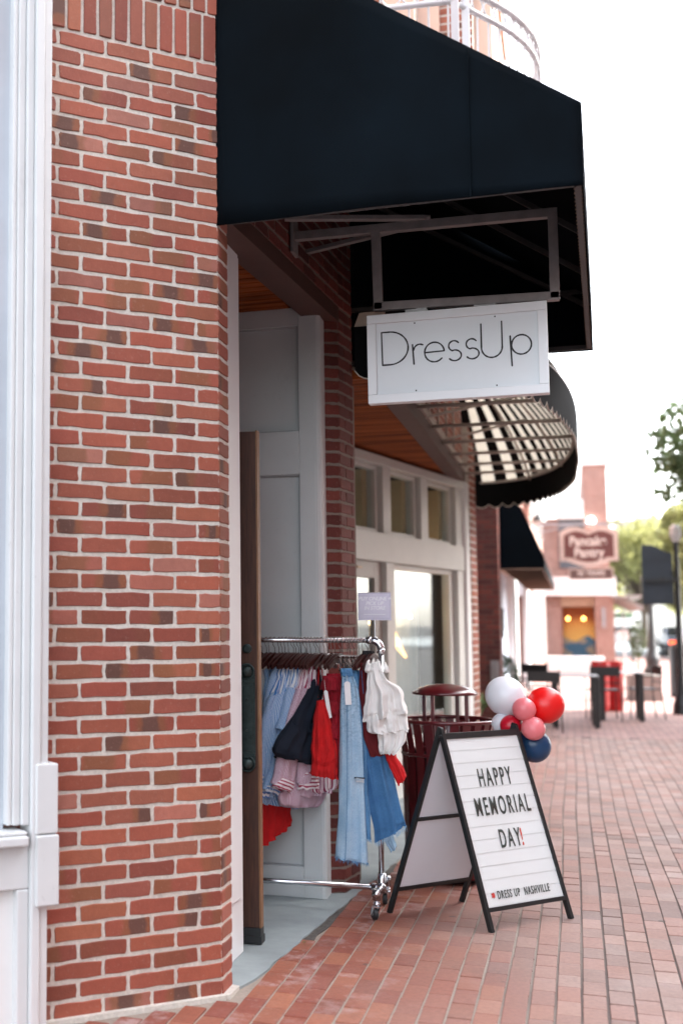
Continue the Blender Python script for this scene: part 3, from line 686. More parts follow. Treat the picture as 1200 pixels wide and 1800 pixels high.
B=Bricks(); courses(B,(-.962,7.86),(-.962,12.6),2.97,5.0,43,wob=.001,jit=.001); mo=MB(); mo.box(-1.6,-.962,7.86,12.6,2.97,5.0)
o=B.done('upper_brick_wall',[BR,MO],mo,None); o.parent=b2; o.matrix_parent_inverse=Matrix.Translation(b2.location).inverted()
m_=MB(); m_.box(-9,-3.3,7.076,12.95,-.1,9); m_.box(-3.3,-1.9,7.076,12.95,2.9,9); b2p('building_core',m_,MOD)
# upper storey bay clad in peach boards with brick piers
peach=paint('peach painted cladding',(.66,.45,.36),.6,.10,3,bmp=.3,bscale=20,stretch=(1,1,.2))
m_=MB(); m_.box(-1.25,-.46,10.1,12.3,4.9,6.9); m_.box(-1.25,-.43,10.06,12.34,6.9,7.05); b2p('bay_cladding',m_,peach)
B=Bricks(); courses(B,(-1.9,9.75),(-1.02,9.75),4.6,9,44); courses(B,(-.85,9.95),(-.60,9.95),4.6,7.0,45); mo=MB(); mo.box(-1.9,-1.02,9.75,12,4.6,9); mo.box(-.85,-.60,9.95,10.1,4.6,7.0)
o=B.done('bay_brick_pier',[BR,MO],mo,None); o.parent=b2; o.matrix_parent_inverse=Matrix.Translation(b2.location).inverted()
m_=MB(); m_.box(-1.02,-.85,9.9,10.1,4.6,8.9); m_.box(-1.25,-1.02,9.68,9.75,4.6,8.9); b2p('bay_trim',m_,peach)
# ---------------------------------------------------------------- balcony with curved white railing
bal=thing('balcony','curved white metal balcony railing with rings above the black awning','balcony railing',(-1,8.6,4.2))
railw=paint('white railing paint',(.72,.72,.74),.4,.05,5,bmp=.05)
st=[(-1.35,7.47),(-1.02,7.49),(-.56,7.54)]
cvp=[(-.53,7.60),(-.45,7.74),(-.34,7.92),(-.25,8.09),(-.18,8.27),(-.13,8.45),(-.105,8.64),(-.10,8.84),(-.115,9.05),(-.155,9.25),(-.22,9.45),(-.31,9.63),(-.43,9.80)]
def at3(p,z): return (p[0],p[1],z)
zr=5.20
m_=MB()
for pts in (st,cvp):
    m_.tube([at3(p,zr) for p in pts],.019,8); m_.tube([at3(p,zr+.125) for p in pts],.022,8); m_.tube([at3(p,4.28) for p in pts],.019,8)
part('rail',m_,railw,bal,smooth=True)
def resample(pts,d):
    out=[];acc=0;L=d*.6
    for a,b in zip(pts,pts[1:]):
        a,b=Vector(a),Vector(b); s=(b-a).length
        while acc+s>=L: out.append(a+(b-a)*((L-acc)/s)); L+=d
        acc+=s
    return out
posts=[(-.555,7.545),(-.50,7.655)]
m_=MB()
for p in posts: m_.box(p[0]-.022,p[0]+.022,p[1]-.022,p[1]+.022,4.2,5.50)
part('post',m_,railw,bal)
for pts in (st,cvp):
    for p in resample(pts,.115):
        m_=MB(); m_.tube([(p.x,p.y,4.28),(p.x,p.y,zr)],.0075,6); part('baluster',m_,railw,bal)
m_=MB()
for pts in (st,cvp):
    q_=resample(pts,.118)
    for a,b in zip(q_,q_[1:]):
        d=(b-a).normalized(); c_=a
        m_.tube([(c_.x+d.x*.055*math.cos(t*PI/8),c_.y+d.y*.055*math.cos(t*PI/8),zr+.0625+.052*math.sin(t*PI/8)) for t in range(16)],.0065,6,closed=True)
part('ring_band',m_,railw,bal,smooth=True)
m_=MB(); m_.prism([(-1.35,7.45)]+[(p[0]+.03,p[1]) for p in [st[2]]+cvp]+[(-1.35,9.9)],4.05,4.24); part('balcony_floor',m_,railw,bal)
# ---------------------------------------------------------------- striped bow awning
sa=thing('striped_awning','black and cream striped bow awning with scalloped valance seen from below','awning',(-.93,10,2.8))
AC=Vector((-.955,9.9,0)); AA,AB=1.035,3.45; NE=2.6
def rim(t,k=1): # t 0..pi from near end to far end
    c,s=math.cos(t),math.sin(t)
    return Vector((AC.x+AA*k*abs(s)**(2/NE), AC.y-(3.85 if c>0 else AB)*math.copysign(abs(c)**(2/NE),c)))
zr0,zr1=2.88,3.75
NS=96
def stripes_mat():
    m=bpy.data.materials.new('striped awning canvas'); m.use_nodes=True; n=m.node_tree; b=n.nodes['Principled BSDF']
    u=N(n,'ShaderNodeUVMap',uv_map='cloth'); s=n.nodes.new('ShaderNodeSeparateXYZ'); n.links.new(u.outputs[0],s.inputs[0])
    t=math_(n,'FRACT',math_(n,'MULTIPLY',s.outputs[0],30.0)); f=math_(n,'GREATER_THAN',t,.5)
    c=mixc(n,f,(.62,.59,.52),(.008,.008,.009)); n.links.new(c,b.inputs['Base Color']); b.inputs['Roughness'].default_value=.9
    tr=n.nodes.new('ShaderNodeBsdfTranslucent'); n.links.new(mixc(n,f,(.50,.46,.38),(0,0,0)),tr.inputs[0]); mx=n.nodes.new('ShaderNodeMixShader'); mx.inputs[0].default_value=.5
    n.links.new(b.outputs[0],mx.inputs[1]); n.links.new(tr.outputs[0],mx.inputs[2]); n.links.new(mx.outputs[0],n.nodes['Material Output'].inputs[0]); return m
ts=[PI*i/NS for i in range(NS+1)]
vs=[];uv=[];nv=10
per=[0]; 
for i in range(NS): per.append(per[-1]+(rim(ts[i+1])-rim(ts[i])).length)
for j in range(nv+1):
    k=j/nv; kk=1-.80*k**1.25; z=zr0+(zr1-zr0)*(1-(1-k)**1.25)
    for i,t in enumerate(ts):
        p=rim(t,max(kk,.04)); p=Vector((p.x, AC.y+(p.y-AC.y)*(1-.42*k))); vs.append((p.x,p.y,min(z,3.03) if p.y<7.9 else z)); uv.append((per[i]/per[-1],k))
m_=MB(); m_.add(vs,[(j*(NS+1)+i,j*(NS+1)+i+1,(j+1)*(NS+1)+i+1,(j+1)*(NS+1)+i) for j in range(nv) for i in range(NS)])
part('canopy',m_,stripes_mat(),sa,smooth=True,recalc=False,uvs={'cloth':uv})
blackcv=paint('black valance canvas',(.004,.004,.0045),.9,.2,5,bmp=.2,spec=.08)
m_=MB(); vs=[];npt=NS*4; top=[];bot=[]
for i in range(npt+1):
    s=per[-1]*i/npt; 
    k=max(j for j in range(NS+1) if per[j]<=s+1e-9); k=min(k,NS-1); fr=(s-per[k])/(per[k+1]-per[k]); p=rim(ts[k])*(1-fr)+rim(ts[k+1])*fr
    sc_=abs(math.sin(PI*s/.145)); fl=.003*math.sin(s*5)
    top.append((p.x,p.y,zr0)); bot.append((p.x+fl,p.y,zr0-.215-.045*sc_**.6))
vs=top+bot; n_=npt+1
m_.add(vs,[(i,i+1,i+1+n_,i+n_) for i in range(npt)])
o=part('valance',m_,blackcv,sa,smooth=False,recalc=False); s_m=o.modifiers.new('t','SOLIDIFY'); s_m.thickness=.004
m_=MB(); m_.tube([Vector(b) for b in bot],.005,5); part('valance_piping',m_,paint('cream piping',(.50,.46,.40),.8),sa)
tan=paint('tan awning tube',(.44,.385,.34),.6,.1,10)
m_=MB(); m_.tube([(rim(t).x-.012,rim(t).y,zr0+.005) for t in ts[2:-2]],.016,8); 
for y in (7.5,8.5,9.4,10.25,11.0,11.75,12.45):
    c=max(-1,min(1,(y-AC.y)/(AB if y>AC.y else 3.85))); x=AC.x+AA*(1-abs(c)**NE)**(1/NE); m_.tube([(-.93,y,zr0+.005),(x-.01,y,zr0+.005)],.014,8)
part('cross_bar',m_,tan,sa,smooth=True)
m_=MB()
for y in (8.3,9.5,10.7): m_.tube([(-.94,y-.45,zr0+.02),(-.93+.62,y+.35,zr0+.28)],.012,8)
for t in (1.5,2.1,2.6):
    a=rim(t); path=[]
    for j in range(0,nv+1):
        k=j/nv; kk=1-.80*k**1.25; z=zr0+(zr1-zr0)*(1-(1-k)**1.25)-.022; p=rim(t,max(kk,.04)); path.append((p.x-.01,AC.y+(p.y-AC.y)*(1-.42*k),z))
    m_.tube(path,.012,6)
m_.tube([(-.93,7.9,2.95),(-.93,12.3,2.95)],.012,8); 
for y in (8.0,8.6,9.3,10.0,10.7,11.4): m_.tube([(-.935,y,2.95),(-.935,y,3.7)],.011,6)
part('rib',m_,tan,sa,smooth=True)
# ---------------------------------------------------------------- third building: dark pier, black awning, white bays
b3=thing('dark_pier_building','narrow dark red brick pier building with white doorway beyond the striped awning','building',(-1,18,0))
b3p=lambda *a,**k: part(*a,parent=b3,**k)
def brick_sh(name,c1,c2,mo,L=.2032,Hc=.0677):
    if name in _m: return _m[name]
    m,n,b=nodes(name); tc=n.nodes.new('ShaderNodeTexCoord'); s=n.nodes.new('ShaderNodeSeparateXYZ'); n.links.new(tc.outputs['Object'],s.inputs[0])
    cb=n.nodes.new('ShaderNodeCombineXYZ'); n.links.new(math_(n,'ADD',s.outputs[0],s.outputs[1]),cb.inputs[0]); n.links.new(s.outputs[2],cb.inputs[1])
    br=n.nodes.new('ShaderNodeTexBrick'); n.links.new(cb.outputs[0],br.inputs[0]); br.inputs['Scale'].default_value=1; br.inputs['Brick Width'].default_value=L; br.inputs['Row Height'].default_value=Hc; br.inputs['Mortar Size'].default_value=.006; br.inputs['Bias'].default_value=-.2
    for k,v in (('Color1',c1),('Color2',c2),('Mortar',mo)): br.inputs[k].default_value=(*v,1)
    n.links.new(mixc(n,.5,br.outputs[0],ramp(n,noise_t(n,3,4,.7),[(.3,(.35,.35,.35)),(.7,(.65,.65,.65))]),'OVERLAY'),b.inputs['Base Color']); b.inputs['Roughness'].default_value=.85
    bump(n,br.outputs[1],-.4,.006,b); _m[name]=m; return m
B=Bricks(); courses(B,(-2.1,17.6),(-.90,17.6),0,6.4,51,jit=.001); courses(B,(-.90,17.6),(-.90,18.0),0,6.4,52); mo=MB(); mo.prism([(-2.1,17.6),(-.9,17.6),(-.9,18.0),(-2.1,18.0)],-.1,6.5)
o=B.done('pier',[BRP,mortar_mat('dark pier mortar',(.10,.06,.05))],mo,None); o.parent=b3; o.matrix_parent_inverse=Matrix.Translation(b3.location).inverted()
m_=MB(); m_.box(-3.5,-2.1,12.96,17.6,0,6.4); m_.box(-9,-2.1,12.96,32,0,9); b3p('side_wall',m_,brick_sh('side brick',(.25,.055,.04),(.32,.09,.06),(.35,.3,.26)))
m_=MB(); m_.box(-1.9,-1.5,18.0,31.9,0,2.5); m_.box(-2.1,-1.0,18.0,30.6,2.5,6.4); b3p('upper_wall',m_,brick_sh('pale pink brick',(.27,.13,.10),(.32,.17,.13),(.36,.29,.25)))
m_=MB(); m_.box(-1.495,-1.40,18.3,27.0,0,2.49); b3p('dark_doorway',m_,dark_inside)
m_=MB(); m_.box(-1.495,-1.33,27.2,29.2,0,2.49); m_.box(-1.45,-1.15,18.02,18.2,0,2.5);  b3p('door_post',m_,paint('blue grey door post',(.36,.42,.50),.5))
m_=MB(); m_.box(-1.46,-1.30,27.05,27.19,1.15,1.75); b3p('wreath',m_,paint('dark wreath',(.02,.025,.02),.9))
m_=MB(); m_.box(-1.495,-1.20,29.3,31.9,0,2.49);m_.box(-1.0,-.9,29.5,31.2,0,2.6); b3p('white_pilaster',m_,white_trim)
m_=MB(); m_.box(-1.06,-.88,32.0,46.8,0,7.0)
for y in (33.5,36.5,39.5,42.5,45): pass
b3p('row_wall',m_,brick_sh('pale pink brick',(.27,.13,.10),(.32,.17,.13),(.36,.29,.25)))
m_=MB()
for y in (32.5,35.5,38.5,41.5,44.5): m_.box(-.88,-.82,y,y+.5,.3,3.0); m_.box(-.88,-.84,y,y+.3,4.2,6.2)
b3p('white_bay',m_,white_trim)
m_=MB()
for y in (33.6,36.6,39.6,42.6): m_.box(-.88,-.84,y,y+1.5,.6,2.8); m_.box(-.88,-.84,y,y+1.3,4.2,6.0)
b3p('window',m_,paint('dark far glass',(.05,.06,.07),.1))
a3=thing('awning','small black awning with barred underside beyond the dark brick pier','awning',(-.6,18,2.2))
m_=MB(); m_.slab([(-.90,2.19),(-.335,2.19),(-.335,2.34),(-.60,2.985),(-.90,3.4)],(0,18.02,0),(1,0,0),(0,0,1),(0,1,0),.02); 
m_.slab([(-.335,2.19),(-.32,2.19),(-.32,2.34),(-.585,3.0),(-.88,3.42),(-.90,3.40),(-.60,2.985),(-.335,2.34)],(0,18.04,0),(1,0,0),(0,0,1),(0,1,0),11.9)
part('canvas',m_,navy_cv,a3)
m_=MB()
for k in range(16): m_.box(-.90,-.335,18.1+k*.78,18.14+k*.78,2.19,2.23)
m_.box(-.36,-.335,18.04,29.9,2.185,2.225); m_.box(-.90,-.335,18.0,18.02,2.17,2.19)
part('underside_bar',m_,paint('brown awning bar',(.20,.13,.09),.7),a3)
m_=MB(); m_.box(-.88,-.36,18.04,29.9,2.36,2.37); part('underside_board',m_,paint('dark brown underside',(.07,.045,.03),.8),a3)
wl=thing('barn_lamp','small black barn lamp with white inside on a gooseneck','lamp',(-.64,30,3.8))
m_=MB(); m_.lathe([(.02,.20),(.05,.17),(.17,.02),(.18,0),(.175,0),(.045,.155),(.01,.17)],18,(-.64,30,3.75)); m_.tube([(-.64,30,3.95),(-.66,30,4.1),(-.8,30,4.15),(-1.0,30,4.1)],.015,8); part('shade',m_,black_metal,wl)
m_=MB(); m_.lathe([(.17,0),(.17,.004),(.04,.13)],18,(-.64,30,3.752)); m_.ball((-.64,30,3.78),.08,12,8); part('reflector',m_,paint('white lamp inside',(.85,.85,.82),.4),wl)
# ---------------------------------------------------------------- Pancake Pantry corner building
b4=thing('pancake_house_building','pale far brick corner building with tower, white bands and yellow mural window','building',(.5,47,0))
b4p=lambda *a,**k: part(*a,parent=b4,**k)
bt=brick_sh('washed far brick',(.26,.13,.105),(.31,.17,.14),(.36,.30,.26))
m_=MB(); m_.box(-6,.80,47.3,62,2.9,5.2); m_.box(.52,1.32,47.0,62,2.9,7.08); m_.box(.80,1.42,47.0,62,0,2.45); m_.box(-6,-.3,47.4,62,0,2.45); m_.box(-6,.8,48.6,62,0,2.5); m_.box(-6,.80,47.3,48.7,0,.25)
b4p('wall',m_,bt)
m_=MB(); m_.box(-6,1.50,46.9,62,2.43,3.08); m_.box(-.40,.515,46.9,47.4,5.15,5.75); m_.box(-.45,.515,46.8,47.4,5.65,5.8); m_.box(.48,1.38,46.9,62,7.05,7.2)
b4p('white_band',m_,paint('bright white cornice',(.80,.80,.80),.5,.03))
m_=MB(); m_.box(-.33,.65,47.24,47.29,3.4,5.12); b4p('dark_window',m_,paint('dark slate window',(.06,.07,.09),.15))
# mural seen through the corner window
def mural_mat():
    m,n,b=nodes('sunrise mural'); tc=n.nodes.new('ShaderNodeTexCoord'); s=n.nodes.new('ShaderNodeSeparateXYZ'); n.links.new(tc.outputs['Object'],s.inputs[0])
    x=math_(n,'SUBTRACT',s.outputs[0],.30); z=math_(n,'SUBTRACT',s.outputs[2],.75)
    ang=math_(n,'ARCTAN2',z,x); ray=math_(n,'GREATER_THAN',math_(n,'SINE',math_(n,'MULTIPLY',ang,34)),0)
    d=math_(n,'SQRT',math_(n,'ADD',math_(n,'MULTIPLY',x,x),math_(n,'MULTIPLY',z,z)))
    sky_=ramp(n,d,[(.25,(.80,.55,.12)),(.75,(.55,.26,.05)),(1.1,(.28,.085,.02))])
    sky_=mixc(n,mixc(n,1,ramp(n,d,[(.55,(.9,.9,.9)),(.95,(0,0,0))]),mixc(n,ray,(0,0,0),(1,1,1)),'MULTIPLY'),sky_,(.90,.66,.22))
    h=math_(n,'ADD',.82,math_(n,'MULTIPLY',math_(n,'SINE',math_(n,'MULTIPLY',x,7)),.10))
    low=math_(n,'LESS_THAN',s.outputs[2],math_(n,'ADD',h,math_(n,'MULTIPLY',noise_t(n,6,2),.15)))
    c=mixc(n,low,sky_,mixc(n,ramp(n,noise_t(n,3,3),[(.5,(0,0,0)),(.55,(1,1,1))]),(.06,.20,.34),(.42,.40,.30)))
    n.links.new(c,b.inputs['Base Color']); b.inputs['Roughness'].default_value=.6; return m
m_=MB(); m_.box(-.28,.79,48.4,48.45,.22,2.1); b4p('mural',m_,mural_mat())
m_=MB(); m_.box(-.32,.80,47.3,48.6,2.05,2.44); b4p('window_head',m_,paint('tan window head',(.35,.24,.17),.8))
m_=MB()
for x in (-.1,.42): m_.ball((x,47.9,1.62),.06,10,6)
b4p('pendant_lamp',m_,emit('amber pendant',(1,.40,.10),2))
m_=MB(); m_.ball((.76,46.9,5.05),.13,12,8); b4p('globe_lamp',m_,emit('white globe lamp',(1,.98,.95),2))
m_=MB(); m_.box(1.02,1.12,46.9,47.0,1.3,2.0); b4p('wall_light',m_,paint('grey wall light',(.28,.29,.31),.5))
m_=MB(); m_.prism([(1.3,46.5),(2.3,46.5),(2.3,60),(1.3,60)],2.35,2.42); m_.slab([(0,0),(.95,-.5),(.95,-.62),(0,-.12)],(1.42,47.2,2.55),(1,0,0),(0,0,1),(0,1,0),10); b4p('side_canopy',m_,paint('grey canopy',(.3,.28,.27),.7))
m_=MB(); m_.box(-.7,.85,38.2,38.5,0,.5); single('planter_wall',m_,paint('white planter wall',(.74,.74,.74),.6),'low bright white wall below the mural window','wall',bevel=.02)
ps=thing('pancake_sign','carved brown and cream double sign hanging from a bar over the pavement','sign',(.42,30,2.4))
m_=MB(); m_.bar((-1.1,30,3.70),(1.25,30,3.66),.05); m_.bar((-1.1,30,3.4),(.2,30,3.68),.025)
part('bracket',m_,paint('silver sign bar',(.35,.35,.38),.4,.1,8,.6),ps)
def scroll(w,h,b,n=40):
    pts=[]
    for i in range(n+1):
        x=-w/2+w*i/n; t=abs(x)/(w/2); top=h/2+b*(max(0,math.sin(PI*(1-t)*1.0)) if t>.0 else 0)*.9; pts.append((x,top))
    bt_=[]
    for i in range(n+1):
        x=w/2-w*i/n; t=abs(x)/(w/2); bt_.append((x,-h/2-b*math.cos(PI/2*min(1,t*1.35))*(t<.74)))
    return pts+bt_
cream2=paint('cream sign edge',(.55,.44,.39),.6); brown=paint('brown sign field',(.13,.045,.04),.6)
so2=Vector((.42,30,3.17)); 
m_=MB(); m_.slab(scroll(1.22,.66,.13),so2,(1,0,0),(0,0,1),(0,-1,0),.06); part('sign_board',m_,cream2,ps)
m_=MB(); m_.slab(scroll(1.04,.50,.10),so2+Vector((0,-.06,0)),(1,0,0),(0,0,1),(0,-1,0),.008); part('sign_field',m_,brown,ps)
m_=MB(); m_.box(-.02,.92,29.95,30.0,2.42,2.68); part('lower_board',m_,cream2,ps)
m_=MB(); m_.box(.01,.89,29.94,29.95,2.45,2.65); part('lower_field',m_,paint('dark lower field',(.12,.07,.06),.6),ps)
def text(name,body,size,loc,rot,mat,parent,extrude=.002,sx=1,align='CENTER',offset=0,space=1.0,shear=0,frame=None):
    cu=bpy.data.curves.new('t','FONT'); cu.body=body; cu.size=size; cu.extrude=extrude; cu.align_x=align; cu.offset=offset; cu.space_character=space; cu.shear=shear
    o=bpy.data.objects.new('t',cu); C.objects.link(o); dg=bpy.context.evaluated_depsgraph_get(); me=bpy.data.meshes.new_from_object(o.evaluated_get(dg)); bpy.data.objects.remove(o); 
    me.materials.clear(); me.materials.append(mat); ob=bpy.data.objects.new(name,me); C.objects.link(ob)
    for v in me.vertices: v.co.x*=sx
    if frame is not None: M=frame
    else: M=Matrix.Translation(loc)@rot.to_4x4()
    me.transform(M); ob.parent=parent
    if parent.type=='EMPTY': ob.matrix_parent_inverse=(Matrix.Translation(parent.location)@Matrix.Rotation(parent.rotation_euler[2],4,'Z')).inverted()
    return ob
from mathutils import Euler
FR=Euler((PI/2,0,0)).to_matrix()
creamL=paint('cream sign letters',(.66,.58,.53),.6)
text('lettering','Pancake',.30,Vector((.40,29.925,3.19)),FR,creamL,ps,.006,.80,offset=.009)
text('lettering','Pantry',.30,Vector((.42,29.925,2.93)),FR,creamL,ps,.006,.80,offset=.009)
text('lower_lettering','50 YEARS',.15,Vector((.45,29.935,2.515)),FR,creamL,ps,.004,.95,offset=.003)
# ---------------------------------------------------------------- A-frame letter board
af=thing('sandwich_board','black framed A-frame letter board reading HAPPY MEMORIAL DAY on the brick pavement','sandwich board',(-.45,6.5,0))
FL,FRt=Vector((-.388,6.201,0)),Vector((-.042,6.629,0)); BL,BRt=Vector((-.889,6.441,0)),Vector((-.540,6.801,0))
TL=Vector((-.611,6.322,.918)); TR=Vector((-.272,6.716,.906))
TR=TL+(FRt-FL).normalized()*(TR-TL).length; BRt=BL+(FRt-FL).normalized()*(BRt-BL).length
fr_m=paint('black sign frame',(.010,.013,.014),.4,.15,20,bmp=.08)
FU=(FRt-FL).normalized(); fa=(TL-FL); FVl=fa.normalized(); FVn=FU.cross(FVl).normalized()   # outward (toward viewer)
if FVn.y>0: FVn=-FVn
Wf=(TR-TL).length; Lf=fa.length
m_=MB()
m_.bar(FL,TL+FVl*.0,.020,.026,up=FVn); m_.bar(FRt,TR,.020,.026,up=FVn)
pt=lambda u,v:(FL+(FRt-FL)*u)*(1-v)+(TL+(TR-TL)*u)*v
m_.bar(pt(.0,.965),pt(1,.965),.030,.024,up=FVn); m_.bar(pt(0,.105),pt(1,.105),.020,.024,up=FVn)
part('front_frame',m_,fr_m,af,bevel=.002)
bp=lambda u,v:(BL+(BRt-BL)*u)*(1-v)+(TL+(TR-TL)*u)*v
BVn=(BRt-BL).normalized().cross((TL-BL).normalized()); 
m_=MB(); m_.bar(BL,TL+Vector((0,0,.012)),.020,.024,up=BVn); m_.bar(BRt,TR+Vector((0,0,.012)),.020,.024,up=BVn); m_.bar(bp(0,.965),bp(1,.965),.02,.02,up=BVn); m_.bar(bp(0,.135),bp(1,.135),.022,.02,up=BVn); m_.bar(bp(0,.52),bp(1,.52),.018,.03,up=BVn)
part('back_frame',m_,fr_m,af,bevel=.002)
sgw=paint('letter board white',(.74,.78,.78),.35,.03,4,bmp=.05)
m_=MB(); a,b,c,d=bp(.02,.14),bp(.98,.14),bp(.98,.95),bp(.02,.95); nb=BVn*.006; m_.add([a-nb,b-nb,c-nb,d-nb,a+nb,b+nb,c+nb,d+nb],[(0,1,2,3),(7,6,5,4),(0,4,5,1),(1,5,6,2),(2,6,7,3),(3,7,4,0)])
part('back_board',m_,paint('white back board',(.66,.66,.70),.5,.04,2),af)
m_=MB(); K=13
for k in range(K):
    v0=.115+(.95-.115)*k/K; v1=.115+(.95-.115)*(k+1)/K
    for (e0,e1,h0,h1) in ((v0,v0+.006,.0024,.0034),(v0+.006,v1-.001,.0034,.0026)):
        a,b,c,d=pt(.018,e0)+FVn*h0,pt(.982,e0)+FVn*h0,pt(.982,e1)+FVn*h1,pt(.018,e1)+FVn*h1; m_.add([a,b,c,d],[(0,1,2,3)])
a,b,c,d=[pt(u,v)-FVn*.004 for u,v in ((.018,.115),(.982,.115),(.982,.95),(.018,.95))]; m_.add([a,b,c,d],[(3,2,1,0)])
part('letter_board',m_,sgw,af,recalc=False)
m_=MB(); m_.slab([(0,0),(1,0),(1,1),(0,1)],pt(.018,.115)+FVn*.010,pt(.982,.115)-pt(.018,.115),pt(.018,.95)-pt(.018,.115),FVn,.001); part('clear_cover',m_,glass_mat('clear acrylic cover',(1,1,1),.05,.03),af)
def board_text(body,u,v,h,mat,sx=.51,off=.0008):
    o=pt(u,v)+FVn*.0065; U=FU; W_=FVn; V=W_.cross(U)
    M=Matrix(((U.x,V.x,W_.x,o.x),(U.y,V.y,W_.y,o.y),(U.z,V.z,W_.z,o.z),(0,0,0,1)))
    return text('lettering',body,h,None,None,mat,af,.0008,sx,'LEFT',off*h/.1,1.34,frame=M)
dk=paint('dark green black letters',(.03,.05,.045),.5,.3,40,bmp=0)
board_text('HAPPY',.300,.700,.123,dk); board_text('MEMORIAL',.165,.555,.123,dk); board_text('DAY',.365,.390,.123,dk); 
board_text('!',.64,.390,.118,paint('red orange letter',(.65,.06,.02),.5,bmp=0))
board_text('DRESS UP  NASHVILLE',.165,.150,.052,dk,.54,.001)
m_=MB(); o_=pt(.115,.170)+FVn*.006; Vv=(pt(0,.2)-pt(0,.1)).normalized()
m_.slab([(.013*math.cos(k*PI/5)*(1 if k%2==0 else .5),.015*math.sin(k*PI/5)*(1 if k%2==0 else .5)) for k in range(10)],o_,FU,Vv,FVn,.001); m_.slab([(-.009,-.010),(.009,-.010),(.009,.010),(-.009,.010)],o_+FVn*.0012,FU,Vv,FVn,.001)
part('red_mark',m_,paint('red sticker',(.6,.05,.04),.5,bmp=0),af)
m_=MB(); m_.bar(bp(1,.32),pt(1,.30),.006,.02); m_.ball(TL+Vector((0,-.014,-.03)),.009,8,6); m_.ball(TR+Vector((0,-.014,-.03)),.009,8,6); part('hinge',m_,fr_m,af)
# ---------------------------------------------------------------- litter bin
def litter_bin(name,label,loc,mat,scale=1,lid=True,n=24,Rr=.275,Hh=.895,lin=None):
    t=thing(name,label,'litter bin',loc,0)
    sub=lambda nm,m,mt=mat,**k:(lambda o:(setattr(o,'parent',t),o)[1])(mk(nm,m,mt,**k))
    m=MB()
    for k in range(n):
        a=2*PI*k/n; c,s=math.cos(a),math.sin(a); path=[(Rr*.80,.03),(Rr*.86,.15),(Rr*.88,.5),(Rr*.88,.66),(Rr*.90,.74),(Rr*.95,.82),(Rr*1.0,Hh-.02)]
        wv=.023
        for (r0,z0),(r1,z1) in zip(path,path[1:]):
            q=[]
            for (r,z) in ((r0,z0),(r1,z1)):
                for e in (-1,1): q.append((r*c-e*wv*s,r*s+e*wv*c,z))
            for (r,z) in ((r0,z0),(r1,z1)):
                r-=.008
                for e in (-1,1): q.append((r*c-e*wv*s,r*s+e*wv*c,z))
            m.add(q,[(0,1,3,2),(6,7,5,4),(0,2,6,4),(1,5,7,3)])
    sub('slat_basket',m)
    m=MB()
    for z,r in ((Hh-.01,Rr*1.0),(.70,Rr*.87),(.12,Rr*.85)):
        m.tube([((r)*math.cos(2*PI*k/40),(r)*math.sin(2*PI*k/40),z) for k in range(40)],.011,8,closed=True)
    sub('hoop',m,smooth=True)
    m=MB(); m.lathe([(Rr*.6,.0),(Rr*.75,.03),(Rr*.75,.055)],24); m.lathe([(Rr*.70,.05),(Rr*.76,.70),(Rr*.72,.70),(Rr*.67,.06)],24); sub('liner',m,lin or paint('dark bin liner',(.02,.006,.008),.6))
    if lid:
        m=MB()
        for k in range(4):
            a=PI/4+PI/2*k+.35; r=.135; m.box(r*math.cos(a)-.010,r*math.cos(a)+.010,r*math.sin(a)-.010,r*math.sin(a)+.010,.70,1.045)
        m.tube([(.16*math.cos(2*PI*k/24),.16*math.sin(2*PI*k/24),.735) for k in range(24)],.012,6,closed=True)
        sub('lid_post',m)
        m=MB(); m.lathe([(.178,1.030),(.182,1.033),(.180,1.044),(.15,1.063),(.10,1.080),(.05,1.088),(.001,1.091)],36); sub('rain_lid',m,smooth=True)
    return t
litter_bin('litter_bin','maroon slatted metal litter bin with domed lid behind the A-frame letter board',(-.69,7.42,0),maroon)
# ---------------------------------------------------------------- balloons
def balloon(label,c,r,col,ax_=(0,0,1),rough=.32):
    m=MB(); prof=[]
    for i in range(17):
        a=PI*i/16; rr=r*math.sin(a); z=-r*math.cos(a)*(1.06 if i>8 else 1.10); prof.append((max(rr*(1-.05*(a<1.2)),1e-4),z))
    m.lathe(prof,28); m.lathe([(.012,-r*1.10-.012),(.004,-r*1.10-.002),(.003,-r*1.08)],8)
    mt=paint('balloon '+label.split()[0]+label.split()[1]+str(r)[:5],col,rough,.03,3,bmp=.0)
    b=mt.node_tree.nodes['Principled BSDF']; b.inputs['Subsurface Weight'].default_value=.25; b.inputs['Subsurface Radius'].default_value=(.05,.02,.02)
    o=single('balloon',m,mt,label,'balloon','balloons in the cluster behind the letter board',smooth=True); o.location=c
    o.rotation_euler=Vector(ax_).to_track_quat('Z','Y').to_euler(); return o
cc=Vector((-.245,6.87,.955))
for lab,p,r,col in (('large white balloon at the upper left of the cluster',(-.331,6.88,1.054),.102,(.72,.72,.76)),
  ('large bright red balloon at the right of the cluster',(-.140,6.87,1.013),.094,(.72,.008,.008)),
  ('small pink balloon in the middle between the white and red ones',(-.238,6.76,.998),.059,(.72,.18,.20)),
  ('small pink balloon just above the navy balloon',(-.197,6.76,.904),.060,(.72,.19,.21)),
  ('small dark red balloon left of the lower pink balloon',(-.305,6.79,.913),.054,(.48,.004,.02)),
  ('small white balloon half hidden behind the dark red balloon',(-.348,6.86,.917),.055,(.68,.69,.74)),
  ('navy blue balloon at the bottom of the cluster',(-.200,6.86,.812),.086,(.006,.045,.12))):
    balloon(lab,p,r,col,Vector(p)-cc)
